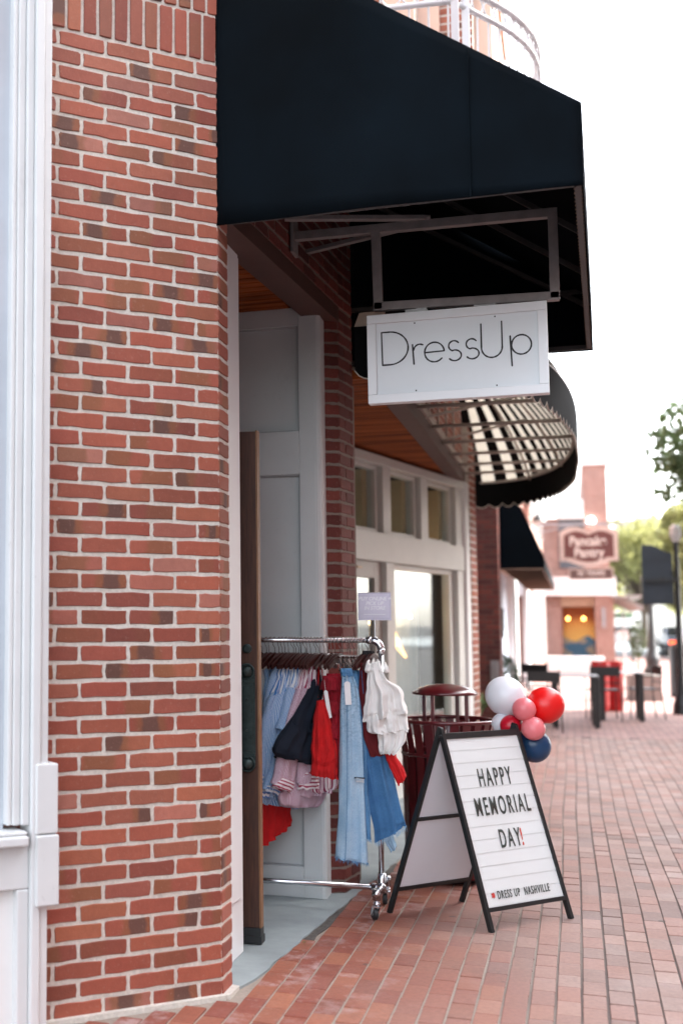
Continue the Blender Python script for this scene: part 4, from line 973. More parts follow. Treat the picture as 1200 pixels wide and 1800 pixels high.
# ---------------------------------------------------------------- clothes rack
rk=thing('clothes_rack','chrome pipe clothes rack on casters loaded with garments beside the open door','clothes rack',(-1.3,6.45,0))
ZB=1.348; xr=-.905
m_=MB(); m_.tube([(-2.25,6.45,ZB-.004),(xr-.05,6.45,ZB)],.0135,14); part('top_rail',m_,steel,rk,smooth=True)
m_=MB(); cvv=[(xr-.05+.045*math.sin(t*PI/12),6.45,ZB-.045+.045*math.cos(t*PI/12)) for t in range(7)]; m_.tube(cvv,.019,14); m_.tube([(xr-.075,6.45,ZB),(xr-.05,6.45,ZB)],.020,14); m_.tube([(xr-.005,6.45,ZB-.04),(xr-.005,6.45,ZB-.066)],.020,14)
part('elbow',m_,steel,rk,smooth=True)
xb=-.925
m_=MB(); m_.tube([(xr-.005,6.45,ZB-.05),(xb-.002,6.45,.16)],.0135,14); part('upright',m_,steel,rk,smooth=True)
m_=MB(); m_.tube([(xb+.002,6.45,1.03),(xb+.002,6.45,1.10)],.022,12); m_.tube([(xb-.03,6.45,1.075),(xb+.05,6.45,1.075)],.014,10); m_.ball((xb+.055,6.45,1.085),.018,10,6)
for k in range(6): m_.ball((xb+.055+.018*math.cos(k*PI/3),6.45,1.085+.018*math.sin(k*PI/3)),.007,6,4)
m_.tube([(xb-.03,6.45,1.05),(xb+.045,6.45,1.04)],.010,8)
part('height_clamp',m_,steel,rk,smooth=True)
m_=MB(); m_.tube([(-2.25,6.45,.108),(xb,6.45,.118)],.0135,14); m_.tube([(xb,6.27,.125),(xb,6.63,.125)],.014,14); part('base_rail',m_,steel,rk,smooth=True)
m_=MB(); m_.tube([(xb,6.45,.095),(xb,6.45,.19)],.021,12); m_.tube([(xb-.05,6.45,.118),(xb+.0,6.45,.118)],.021,12); m_.tube([(xb,6.40,.125),(xb,6.50,.125)],.021,12)
for yy in (6.27,6.63):
    m_.tube([(xb,yy-.022,.125),(xb,yy+.022,.125)],.021,12); m_.tube([(xb,yy,.145),(xb,yy,.095)],.020,12); m_.tube([(xb,yy,.10),(xb,yy,.062)],.0115,12); m_.tube([(xb,yy,.085),(xb,yy,.068)],.017,12)
part('fitting',m_,steel,rk,smooth=True)
for yy,ang in ((6.27,.5),(6.63,.2)):
    c_=Vector((xb-.012,yy+.004,.029)); d=Vector((math.sin(ang),-math.cos(ang),0)); ax_=Vector((d.y,-d.x,0))
    m_=MB(); 
    def wheel(m,r,w,c=c_,ax=ax_):
        n=20; e1=Vector((0,0,1)); e2=ax.cross(e1); vs=[]
        for s,rr in ((-w,r*.86),(-w*.7,r),(w*.7,r),(w,r*.86)):
            for k in range(n): a=2*PI*k/n; vs.append(c+ax*s+(e1*math.cos(a)+e2*math.sin(a))*rr)
        fs=[(j*n+k,j*n+(k+1)%n,(j+1)*n+(k+1)%n,(j+1)*n+k) for j in range(3) for k in range(n)]+[tuple(range(n)),tuple(3*n+k for k in range(n-1,-1,-1))]; m.add(vs,fs)
    wheel(m_,.029,.0115); cst=part('caster_wheel',m_,paint('black caster rubber',(.02,.025,.028),.5,.2,30),rk)
    m_=MB(); wheel(m_,.012,.0125); mk('hub',m_,paint('grey caster hub',(.3,.32,.34),.4)).parent=cst
    m_=MB()
    for s in (-1,1): m_.add([c_+ax_*s*.015+Vector((0,0,-.006))+d*.008,c_+ax_*s*.015+Vector((0,0,-.006))-d*.008,Vector((xb,yy,.066))+ax_*s*.015-d*.014,Vector((xb,yy,.066))+ax_*s*.015+d*.014],[(0,1,2,3)])
    m_.box(xb-.018,xb+.018,yy-.018,yy+.018,.062,.068); f_=mk('fork',m_,steel); f_.parent=cst; sm=f_.modifiers.new('t','SOLIDIFY'); sm.thickness=.003
# ---------------------------------------------------------------- hangers
whood=paint('dark walnut hanger wood',(.045,.010,.008),.35,.3,20,coat=.3)
wire=paint('hanger wire',(.45,.44,.43),.25,.1,8,1,bmp=0)
def hanger(x,th,label,lean=0,clips=False,scale=1):
    t=thing('clothes_hanger',label,'hanger',(x,6.45,ZB+.0135),R(-th)+PI/2,'hangers on the chrome rail')
    # local x runs along the shoulders; hook goes over the rail
    m=MB(); m.tube([(.018*math.cos(a*PI/8-.5),0,-.004+.018*math.sin(a*PI/8-.5)-.013) for a in range(0,11)]+[(-.012+lean*.3,0,-.040),(lean,0,-.055),(lean,0,-.085)],.0019,6); mk('hook',m,wire,t,smooth=True)
    m=MB(); w_=.20*scale
    if clips: m.tube([(-w_*.8,0,-.098),(0,0,-.094),(w_*.8,0,-.098)],.007,8)
    else:
        up=[(-w_,-.140),(-w_*.6,-.108),(-w_*.2,-.084),(0,-.078),(w_*.2,-.084),(w_*.6,-.108),(w_,-.140)]
        lo=[(w_*.97,-.163),(w_*.6,-.142),(w_*.2,-.122),(0,-.118),(-w_*.2,-.122),(-w_*.6,-.142),(-w_*.97,-.163)]
        m.slab(up+lo,(0,.006,0),(1,0,0),(0,0,1),(0,-1,0),.012)
    mk('shoulder_bar',m,whood,t,bevel=.003)
    if clips:
        for s in (-.55,.55):
            m=MB(); m.tube([(w_*s,0,-.098),(w_*s,.006,-.13),(w_*s,0,-.16)],.0022,5); m.tube([(w_*s,0,-.098),(w_*s,-.006,-.13),(w_*s,0,-.16)],.0022,5); m.box(w_*s-.008,w_*s+.008,-.004,.004,-.168,-.155); mk('clip',m,wire,t)
    return t
GARM={
'blue_a':(-1.416, 25, 6.45, 'body', [(-0.03, 1.244, 0.042, 1.243), (-0.089, 1.173, 0.056, 1.184), (-0.128, 1.072, 0.074, 1.079), (-0.162, 0.959, 0.091, 0.961), (-0.187, 0.846, 0.108, 0.827), (-0.212, 0.705, 0.115, 0.679), (-0.214, 0.578, 0.103, 0.534), (-0.192, 0.528, 0.097, 0.471)], 'sleeve', [(-0.04, 1.236, 0.028, 1.243), (-0.089, 1.129, 0.016, 1.14), (-0.162, 1.016, -0.019, 1.024), (-0.201, 0.875, -0.07, 0.867), (-0.221, 0.734, -0.105, 0.711), (-0.227, 0.608, -0.126, 0.59)]),
'blue_b':(-1.378, 25, 6.45, 'body', [(-0.029, 1.245, 0.044, 1.243), (-0.065, 1.129, 0.052, 1.14), (-0.096, 0.956, 0.063, 0.963), (-0.137, 0.787, 0.074, 0.772), (-0.172, 0.647, 0.081, 0.625), (-0.178, 0.549, 0.069, 0.51)], 'sleeve', [(-0.029, 1.254, 0.034, 1.258), (-0.059, 1.158, 0.037, 1.155), (-0.114, 1.015, 0.01, 1.009), (-0.154, 0.874, -0.036, 0.846), (-0.198, 0.734, -0.091, 0.712), (-0.236, 0.641, -0.116, 0.6), (-0.251, 0.609, -0.126, 0.563)]),
'blue_c':(-1.349, 25, 6.45, 'body', [(-0.028, 1.239, 0.035, 1.238), (-0.064, 1.129, 0.043, 1.126), (-0.096, 0.986, 0.05, 0.979), (-0.122, 0.844, 0.061, 0.832), (-0.138, 0.702, 0.068, 0.686), (-0.15, 0.561, 0.07, 0.535)], 'sleeve', [(-0.038, 1.245, 0.02, 1.25), (-0.064, 1.159, 0.019, 1.162), (-0.113, 1.059, 0.002, 1.046), (-0.158, 0.955, -0.043, 0.949), (-0.191, 0.905, -0.107, 0.872)]),
'pink_a':(-1.316, 25, 6.45, 'body', [(-0.028, 1.245, 0.076, 1.243), (-0.075, 1.073, 0.097, 1.081), (-0.111, 0.902, 0.123, 0.888), (-0.129, 0.731, 0.149, 0.71), (-0.163, 0.621, 0.187, 0.604), (-0.202, 0.574, 0.206, 0.558), (-0.188, 0.53, 0.144, 0.494), (-0.133, 0.508, 0.075, 0.487)], 'sleeve', [(-0.018, 1.254, 0.051, 1.259), (-0.049, 1.159, 0.049, 1.162), (-0.109, 1.045, 0.022, 1.054), (-0.167, 0.933, -0.015, 0.91), (-0.226, 0.795, -0.08, 0.756), (-0.26, 0.685, -0.121, 0.64), (-0.288, 0.643, -0.154, 0.597)]),
'pink_b':(-1.281, 25, 6.45, 'body', [(-0.027, 1.24, 0.032, 1.239), (-0.039, 1.13, 0.069, 1.126), (-0.062, 0.957, 0.135, 0.947), (-0.076, 0.757, 0.201, 0.737), (-0.089, 0.582, 0.229, 0.599), (-0.07, 0.549, 0.177, 0.557)], 'sleeve', [(-0.022, 1.246, 0.042, 1.247), (-0.039, 1.13, 0.039, 1.127), (-0.062, 0.957, 0.045, 0.946), (-0.095, 0.787, 0.022, 0.762), (-0.115, 0.703, 0.015, 0.687), (-0.121, 0.627, 0.028, 0.617)]),
'navy':(-1.246, 25, 6.45, 'body', [(-0.027, 1.232, 0.022, 1.231), (-0.044, 1.131, 0.035, 1.128), (-0.094, 1.052, 0.043, 1.046), (-0.163, 0.986, 0.041, 0.982), (-0.206, 0.937, 0.035, 0.918), (-0.188, 0.894, 0.024, 0.867)], 'peplum', [(-0.196, 0.96, 0.04, 0.936), (-0.249, 0.898, 0.039, 0.86), (-0.315, 0.837, 0.022, 0.775), (-0.325, 0.799, 0.011, 0.729), (-0.279, 0.768, -0.019, 0.7)]),
'blue_d':(-1.396, 25, 6.45, 'body', [(-0.03, 1.245, 0.034, 1.243), (-0.074, 1.158, 0.051, 1.154), (-0.114, 1.015, 0.068, 1.006), (-0.164, 0.845, 0.085, 0.829), (-0.194, 0.705, 0.092, 0.682), (-0.205, 0.564, 0.079, 0.514)], 'sleeve', [(-0.03, 1.245, 0.024, 1.249), (-0.07, 1.143, 0.012, 1.15), (-0.138, 1.016, -0.019, 1.01), (-0.173, 0.874, -0.06, 0.862), (-0.202, 0.748, -0.11, 0.727), (-0.222, 0.645, -0.13, 0.62)]),
'pink_c':(-1.266, 25, 6.45, 'body', [(-0.027, 1.234, 0.032, 1.233), (-0.034, 1.13, 0.074, 1.126), (-0.038, 0.957, 0.136, 0.948), (-0.042, 0.755, 0.197, 0.738), (-0.055, 0.599, 0.214, 0.613), (-0.007, 0.563, 0.183, 0.575)]),
'cami':(-1.211, 62, 6.31, 'body', [(-0.004, 1.045, 0.032, 1.053), (-0.017, 0.966, 0.06, 0.971), (-0.027, 0.881, 0.08, 0.88), (-0.033, 0.811, 0.099, 0.761), (-0.025, 0.746, 0.045, 0.72)], 'ruffle', [(-0.024, 0.825, 0.087, 0.801), (-0.032, 0.726, 0.098, 0.725), (-0.035, 0.679, 0.097, 0.654)]),
'crimson':(-1.155, 62, 6.38, 'body', [(-0.017, 1.18, 0.049, 1.18), (-0.021, 1.105, 0.063, 1.105), (-0.019, 0.991, 0.061, 0.99), (-0.027, 0.849, 0.053, 0.848), (-0.052, 0.736, 0.042, 0.72), (-0.08, 0.685, 0.032, 0.65)]),
'jeans_a':(-1.078, 68, 6.335, 'body', [(-0.012, 1.205, 0.034, 1.205), (-0.017, 1.081, 0.072, 1.081), (-0.022, 0.911, 0.081, 0.911), (-0.028, 0.743, 0.087, 0.742), (-0.033, 0.575, 0.093, 0.575), (-0.041, 0.436, 0.099, 0.435), (-0.054, 0.297, 0.105, 0.283), (-0.057, 0.275, 0.104, 0.247)]),
'jeans_b':(-1.049, 66, 6.37, 'body', [(-0.008, 1.199, 0.033, 1.199), (-0.004, 1.051, 0.054, 1.051), (0.004, 0.853, 0.068, 0.853), (0.03, 0.628, 0.076, 0.627), (0.044, 0.46, 0.085, 0.459), (0.054, 0.365, 0.086, 0.353)]),
'jeans_c':(-1.014, 74, 6.4, 'body', [(-0.01, 1.198, 0.018, 1.198), (-0.01, 1.078, 0.03, 1.093), (-0.0, 0.936, 0.093, 0.937), (0.004, 0.851, 0.123, 0.852), (0.01, 0.724, 0.151, 0.726), (0.03, 0.57, 0.185, 0.572), (0.056, 0.43, 0.211, 0.46), (0.066, 0.341, 0.222, 0.427)], 'leg', [(0.02, 0.767, 0.09, 0.767), (0.059, 0.57, 0.143, 0.571), (0.109, 0.375, 0.159, 0.393), (0.146, 0.292, 0.175, 0.326)]),
'red_b':(-0.981, 74, 6.38, 'body', [(-0.025, 1.236, 0.021, 1.236), (-0.029, 1.137, 0.022, 1.137), (-0.023, 0.995, 0.034, 0.996), (-0.008, 0.854, 0.09, 0.855), (0.019, 0.77, 0.131, 0.785)], 'sleeve', [(0.071, 0.855, 0.138, 0.855), (0.094, 0.771, 0.145, 0.782), (0.116, 0.709, 0.175, 0.729), (0.151, 0.631, 0.194, 0.676)]),
'white':(-0.949, 76, 6.335, 'body', [(-0.011, 1.227, 0.048, 1.25), (-0.017, 1.153, 0.078, 1.162), (-0.024, 1.077, 0.152, 1.112), (-0.031, 1.013, 0.17, 1.051), (-0.04, 0.948, 0.188, 0.992)], 'tier2', [(-0.029, 0.985, 0.159, 1.028), (-0.018, 0.937, 0.18, 0.967), (-0.011, 0.895, 0.187, 0.92), (0.023, 0.882, 0.184, 0.906)], 'tier3', [(0.01, 0.929, 0.157, 0.956), (0.031, 0.887, 0.178, 0.906), (0.036, 0.832, 0.161, 0.839), (0.043, 0.787, 0.115, 0.791)]),
'skirt':(-1.461, 25, 6.45, 'body', [(-0.15, 0.57, 0.077, 0.549), (-0.151, 0.499, 0.115, 0.478), (-0.152, 0.414, 0.124, 0.413), (-0.154, 0.301, 0.118, 0.378)]),
'top_a':(-1.49, 20, 6.45, 'body', [(-0.038, 1.208, 0.027, 1.207), (-0.034, 1.126, 0.031, 1.124), (-0.046, 1.039, 0.04, 1.035), (-0.071, 0.836, 0.058, 0.827)]),
'top_b':(-1.455, 20, 6.45, 'body', [(-0.031, 1.212, 0.035, 1.21), (-0.032, 1.127, 0.044, 1.124), (-0.045, 1.039, 0.053, 1.035), (-0.059, 0.837, 0.06, 0.828)]),
'grey':(-1.516, 20, 6.45, 'body', [(-0.06, 1.209, 0.015, 1.219), (-0.064, 1.01, 0.022, 1.006), (-0.068, 0.748, 0.028, 0.741)]),
}

# colours of the cloths
BL1=stripe_mat('fine blue stripe',(.56,.70,.84),(.06,.22,.52),.0066,.5); BL2=stripe_mat('wide blue stripe',(.74,.80,.86),(.04,.20,.52),.022,.45)
BLc=stripe_mat('blue cuff stripe',(.78,.80,.84),(.12,.25,.55),.021,.45,axis=1)
PK1=stripe_mat('fine burgundy stripe',(.72,.64,.72),(.30,.06,.15),.0062,.42); PK2=stripe_mat('wide burgundy stripe',(.78,.72,.75),(.33,.03,.10),.022,.42)
PKc=stripe_mat('burgundy cuff stripe',(.80,.76,.78),(.36,.03,.09),.0185,.42,axis=1)
NAV=cloth('navy crepe',(.0025,.008,.020),sheen=0); RED=cloth('scarlet crepe',(.50,.006,.008),sheen=0); CRM=cloth('crimson lace cloth',(.26,.003,.014),.35,.5,sheen=0); DRED=cloth('deep red cloth',(.10,.003,.006),sheen=0)
WHT=cloth('white crinkled cotton',(.80,.79,.77),.03,.35); GRY=cloth('light grey knit',(.40,.43,.44)); 
DN1=denim('light washed denim',(.10,.20,.33),(.24,.42,.60),(.40,.56,.70)); DN2=denim('mid blue denim',(.03,.10,.22),(.07,.20,.40),(.13,.30,.50)); DN3=denim('dark blue denim',(.012,.06,.15),(.03,.12,.28),(.065,.19,.38))
tagw=paint('white card tag',(.78,.79,.80),.6)
ring_seed=[0]
YO=[6.45]
def loft(name,rows,X,th,mat,parent,thick=.022,folds=3,amp=.010,hem=1.6,seed=0,nu=64,sub=8,x_off=0,closed_top=True,flare=1.0,width=None):
    """a hanging tube of cloth: rows of (u,z) left and right edges in the garment's own plane, pleated across its width"""
    d=Vector((math.sin(R(th)),math.cos(R(th)),0)); nn=Vector((math.cos(R(th)),-math.sin(R(th)),0)); o=Vector((X,YO[0],0))+nn*x_off
    # smooth resample of the rows
    pr=[]; n=len(rows)
    def cr(p0,p1,p2,p3,t): return .5*((2*p1)+(-p0+p2)*t+(2*p0-5*p1+4*p2-p3)*t*t+(-p0+3*p1-3*p2+p3)*t**3)
    for i in range(n-1):
        a=rows[max(i-1,0)];b=rows[i];c=rows[i+1];e=rows[min(i+2,n-1)]
        for k in range(sub): pr.append([cr(a[q],b[q],c[q],e[q],k/sub) for q in range(4)])
    pr.append(list(rows[-1])); m=MB(); uv=[]; T=len(pr); W0=width or max(abs(r[2]-r[0]) for r in rows); rg=random.Random(seed); ph=[rg.uniform(0,6.3) for _ in range(8)]
    lz=0;pv=None
    for j,(ul,zl,ur,zr_) in enumerate(pr):
        t=j/(T-1); cu,cz=(ul+ur)/2,(zl+zr_)/2; hu,hz=(ur-ul)/2,(zr_-zl)/2
        if pv is not None: lz+=math.hypot(cu-pv[0],cz-pv[1])
        pv=(cu,cz); th_=thick*(.45+.55*min(1,t*4)); A=amp*(.25+.75*t**.8)*(hem if t>.9 else 1)
        for i in range(nu):
            a=2*PI*i/nu; x=math.cos(a); s=math.sin(a)
            q1=1-2*abs(math.sin(folds*PI*.5*x+ph[0]+.6*t))**.75; q2=1-2*abs(math.sin(folds*.95*PI*x+ph[1]-.9*t))**.8
            fold=A*(.75*q1+.4*q2+.22*math.sin(folds*3.3*PI*x+ph[2]+2*t))
            fold+=noise.noise(Vector((x*2.2+seed,t*5,s+seed*3)))*.010
            s2=math.copysign(abs(s)**.8,s)
            ez=noise.noise(Vector((x*3+seed*7,s*2,3.1)))*.010*t*(1 if t>.85 else .4)
            eu=noise.noise(Vector((t*6,seed*2.3,s)))*.006*abs(x)
            p=o+d*(cu+hu*x+eu)+nn*(s2*th_+fold)+Vector((0,0,cz+hz*x+ez)); m.v.append(tuple(p)); uv.append(((a if a<=PI else 2*PI-a)/PI*W0*1.25+(0 if a<=PI else 3),lz))
    for j in range(T-1):
        for i in range(nu): m.f.append((j*nu+i,j*nu+(i+1)%nu,(j+1)*nu+(i+1)%nu,(j+1)*nu+i))
    if closed_top: m.f.append(tuple(range(nu-1,-1,-1)))
    m.mi=[0]*len(m.f)
    L=max(lz,1e-6)
    return mk(name,m,mat,parent,smooth=True,recalc=False,uvs={'cloth':uv})
def fringe(rows,X,th,mat,parent,seed=0,n=60,ln=.016,x_off=0,thick=.022):
    d=Vector((math.sin(R(th)),math.cos(R(th)),0)); nn=Vector((math.cos(R(th)),-math.sin(R(th)),0)); o=Vector((X,YO[0],0))+nn*x_off; rg=random.Random(seed); m=MB(); ul,zl,ur,zr_=rows[-1]
    for k in range(n):
        t=rg.random(); s=rg.choice((-1,1)); x=2*t-1; p=o+d*(ul+(ur-ul)*t)+nn*(s*math.sqrt(max(0,1-x*x))**.8*thick*1.1+rg.uniform(-.004,.004))+Vector((0,0,zl+(zr_-zl)*t+.006))
        q=p+Vector((rg.uniform(-.006,.006),rg.uniform(-.006,.006),-ln*rg.uniform(.5,1.2))); m.tube([p,q],[.0013,.0006],4)
    return mk('frayed_hem',m,mat,parent)
def stitch(rows,X,th,mat,parent,frac=.3,thick=.022,x_off=0):
    d=Vector((math.sin(R(th)),math.cos(R(th)),0)); nn=Vector((math.cos(R(th)),-math.sin(R(th)),0)); o=Vector((X,YO[0],0))+nn*x_off; m=MB(); pts=[]
    for ul,zl,ur,zr_ in rows: pts.append(o+d*(ul+(ur-ul)*frac)+nn*(thick*1.0)+Vector((0,0,zl+(zr_-zl)*frac)))
    m.tube(pts,.0016,5); return mk('seam',m,mat,parent)
def price_tag(X,th,u,z,parent,x_off=.03,h=.075,w=.028,rot=.1):
    d=Vector((math.sin(R(th)),math.cos(R(th)),0)); nn=Vector((math.cos(R(th)),-math.sin(R(th)),0)); o=Vector((X,YO[0],z))+d*u+nn*x_off
    V=Vector((0,0,1))*math.cos(rot)+d*math.sin(rot); U=d*math.cos(rot)-Vector((0,0,1))*math.sin(rot)
    m=MB(); m.slab([(-w/2,-h),(w/2,-h),(w/2,-.008),(w/2-.008,0),(-w/2+.008,0),(-w/2,-.008)],o,U,V,nn,.0012); m.tube([o,o+Vector((0,0,.05))-nn*x_off*.6],.0008,4)
    return mk('price_tag',m,tagw,parent)
def garment(key,label,cat,mats,group=None,**k):
    g=GARM[key]; X,th=g[0],g[1]; YO[0]=g[2]; g=g[:2]+g[3:]; t=thing('garment' if cat!='jeans' else 'jeans',label,cat,(X,6.45,ZB),0,group)
    objs=[]
    for i in range(2,len(g),2):
        nm,rows=g[i],g[i+1]; idx=(i-2)//2; kw={kk:(v[idx] if isinstance(v,(list,tuple)) and len(v)>idx else v) for kk,v in k.items()}
        o=loft(nm,rows,X,th,mats[min(idx,len(mats)-1)],t,seed=kw.pop('seed',1)+idx*3.7,**kw); objs.append(o)
        o.matrix_parent_inverse=Matrix.Translation((-X,-6.45,-ZB))
    return t,objs,X,th,g
def sub_fix(t,o): o.matrix_parent_inverse=Matrix.Translation(-Vector(t.location)); return o
shirts='striped shirts crowded at the left half of the rack'
# left cluster
t,_,X,th,g=garment('grey','light grey knit top half hidden by the wooden door','top',[GRY],None,thick=.02,folds=2,amp=.006,seed=1)
for key,lab,sd in (('top_a','pale blue pinstripe strapless top with white elastic edge, nearest the door',2),('top_b','pale blue pinstripe strapless top with white elastic edge, behind the blue shirt collars',3)):
    t,_,X,th,g=garment(key,lab,'top',[BL1],'strapless pinstripe tops',thick=.02,folds=4,amp=.006,seed=sd)
    r0=g[3][0]; sub_fix(t,loft('elastic_band',[(r0[0]-.003,r0[1]+.006,r0[2]+.003,r0[3]+.006),(r0[0]-.003,r0[1]-.012,r0[2]+.003,r0[3]-.012)],X,th,WHT,t,thick=.026,folds=6,amp=.003,seed=sd))
t,_,X,th,g=garment('skirt','red ruffled skirt hem hanging low beneath the striped shirts','skirt',[RED],None,thick=.03,folds=5,amp=.016,seed=4)
def cuffed(t,key,X,th,rows,mat_c,mat_s,idx):
    # turned-back striped cuff at the sleeve end and a broad-striped shoulder piece
    a,b=rows[-2],rows[-1]; e=[a[i]+(b[i]-a[i])*.1 for i in range(4)]
    f=[b[i]+(b[i]-a[i])*.35 for i in range(4)]
    sub_fix(t,loft('cuff',[tuple(e),tuple(f)],X,th,mat_c,t,thick=.030,folds=1.5,amp=.004,seed=idx,x_off=.004))
for key,lab,m1,m2,m3,xo,sd in (('blue_a','blue striped shirt closest to the wooden door, sleeve hanging straight down',BL1,BL2,BLc,.018,5),
    ('blue_b','middle of the blue striped shirts, its long cuff reaching lowest',BL1,BL2,BLc,.022,6),
    ('blue_c','blue striped shirt beside the burgundy stripes with a white label showing',BL1,BL2,BLc,.020,7),
    ('blue_d','second blue striped shirt from the wooden door, sleeve ending in a striped cuff',BL1,BL2,BLc,.020,35),
    ('pink_a','burgundy and white striped shirt with a long sleeve and wide striped cuff',PK1,PK2,PKc,.026,8),
    ('pink_b','burgundy and white striped shirt tucked behind the navy top, cuff at its hem',PK1,PK2,PKc,.022,9)):
    t,_,X,th,g=garment(key,lab,'shirt',[m1,m1],shirts,thick=[.036,.028],folds=[3,1.3],amp=[.016,.005],seed=sd,x_off=[0,xo])
    rows=g[5]; 
    if key!='blue_c': cuffed(t,key,X+xo,th,rows,m3,m2,sd)
    r=rows[:2]; mid=tuple((r[0][i]+r[1][i])/2 for i in range(4)); k2=[tuple(r[0]),mid,tuple(r[1])]
    if len(rows)>2: k2.append(tuple(r[1][i]*.45+rows[2][i]*.55 for i in range(4)))
    k2=[(a-.002,b+.003,c+.003,e+.003) for a,b,c,e in k2]
    sub_fix(t,loft('shoulder',k2,X,th,m2,t,thick=.027,folds=1.8,amp=.007,seed=sd+1,x_off=xo+.003))
    if key=='blue_c': sub_fix(t,price_tag(GARM['blue_c'][0],25,-.16,.90,t,x_off=.05,h=.11,w=.05,rot=.2))
t,_,X,th,g=garment('pink_c','rearmost burgundy striped shirt, only its hem showing below the scarlet ruffle','shirt',[PK2],shirts,thick=.03,folds=3,amp=.012,seed=41)
t,_,X,th,g=garment('navy','navy blue peplum blouse between the striped shirts and the red ones','blouse',[NAV,NAV],None,thick=[.036,.046],folds=[3,4.5],amp=[.014,.024],seed=10)
m=MB(); 
t,_,X,th,g=garment('cami','scarlet strappy camisole with a ruffled hem','camisole',[RED,RED],None,thick=[.030,.036],folds=[3.2,6],amp=[.012,.014],seed=11,x_off=[.01,0])
m=MB(); dd_=Vector((math.sin(R(th)),math.cos(R(th)),0)); nn_=Vector((math.cos(R(th)),-math.sin(R(th)),0))
for u0,u1 in ((-.03,-.02),(.005,-.005),(-.035,-.012)): m.tube([Vector((X,6.45,1.245))+dd_*u1+nn_*.01,Vector((X,6.45,1.03))+dd_*u0+nn_*.02],.003,5)
sub_fix(t,mk('strap',m,RED,t)); sub_fix(t,price_tag(X,th,.035,1.10,t,h=.14,w=.02,rot=-.15))
t,_,X,th,g=garment('crimson','crimson ruffled blouse left of the light jeans','blouse',[CRM],None,thick=.040,folds=4,amp=.022,seed=12)
for k in range(3):
    r=[(-.04-.004*k,1.17-.12*k,.035+.005*k,1.165-.12*k),(-.05-.004*k,1.10-.12*k,.05,1.09-.12*k)]; sub_fix(t,loft('ruffle',r,X,th,CRM,t,thick=.05,folds=6,amp=.012,seed=20+k,x_off=.006))
t,_,X,th,g=garment('jeans_b','mid blue jeans squeezed between the light pair and the dark flared pair','jeans',[DN2],'denim at the right of the rack',thick=.024,folds=2,amp=.010,seed=13); sub_fix(t,fringe(g[3],X,th,DN1,t,3,40))
t,_,X,th,g=garment('jeans_a','light washed wide leg jeans with a slashed knee and frayed hem','jeans',[DN1],'denim at the right of the rack',thick=.034,folds=1.6,amp=.012,seed=14)
sub_fix(t,fringe(g[3],X,th,DN2,t,4,110,.02,thick=.036)); sub_fix(t,stitch(g[3],X,th,DN2,t,.24,.041)); 
r=g[3]; sub_fix(t,loft('waistband',[(r[0][0]-.004,r[0][1]+.004,r[0][2]+.004,r[0][3]+.004),(r[0][0]-.006,r[0][1]-.035,r[0][2]+.016,r[0][3]-.036)],X,th,DN2,t,thick=.028,folds=2,amp=.004,seed=2)); sub_fix(t,price_tag(X,th,.005,1.145,t,x_off=.042,h=.115,w=.030,rot=-.05))
dd_=Vector((math.sin(R(th)),math.cos(R(th)),0)); nn_=Vector((math.cos(R(th)),-math.sin(R(th)),0)); m=MB(); 
for k in range(9): m.tube([Vector((X,YO[0],.668-.0022*k+.006*math.sin(k)))+dd_*(.04+.004*(k%3))+nn_*(.043),Vector((X,YO[0],.664-.0022*k))+dd_*(.085-.006*(k%2))+nn_*.036],.0013,4)
sub_fix(t,mk('slashed_knee',m,paint('pale frayed threads',(.55,.62,.68),.9),t)); m=MB(); m.tube([Vector((X,YO[0],.672))+dd_*.035+nn_*.040,Vector((X,YO[0],.668))+dd_*.088+nn_*.034],.004,5); sub_fix(t,mk('slash_gap',m,NAV,t))
t,_,X,th,g=garment('red_b','deep red top behind the white blouse with one scarlet sleeve poking out','top',[DRED,RED],None,thick=[.022,.026],folds=[2,2],amp=[.006,.006],seed=15,x_off=[0,.02])
t,_,X,th,g=garment('jeans_c','dark blue flared cropped jeans with a frayed hem','jeans',[DN3,DN1],'denim at the right of the rack',thick=[.036,.022],folds=[1.4,1.2],amp=[.014,.008],seed=16,x_off=[0,-.02])
sub_fix(t,fringe(g[3],X,th,DN1,t,5,150,.024,thick=.04)); sub_fix(t,stitch(g[3],X,th,DN3,t,.62,.043))
t,_,X,th,g=garment('white','white tiered ruffle blouse at the right end of the rail','blouse',[WHT,WHT,WHT],None,thick=[.048,.042,.036],folds=[2.2,2.7,3],amp=[.034,.030,.022],seed=17,x_off=[.012,.0,-.01],nu=96)
dd_=Vector((math.sin(R(th)),math.cos(R(th)),0)); nn_=Vector((math.cos(R(th)),-math.sin(R(th)),0)); m=MB()
for k,(u0,u1) in enumerate(((-.03,-.035),(-.005,-.01),(.015,.01),(.045,.06))): m.tube([Vector((X+.01,6.43,1.262-.006*k))+dd_*u0,Vector((X+.02,YO[0],1.20))+dd_*u1+nn_*.03],[.006,.014],7)
sub_fix(t,mk('shoulder_strap',m,WHT,t,smooth=True))
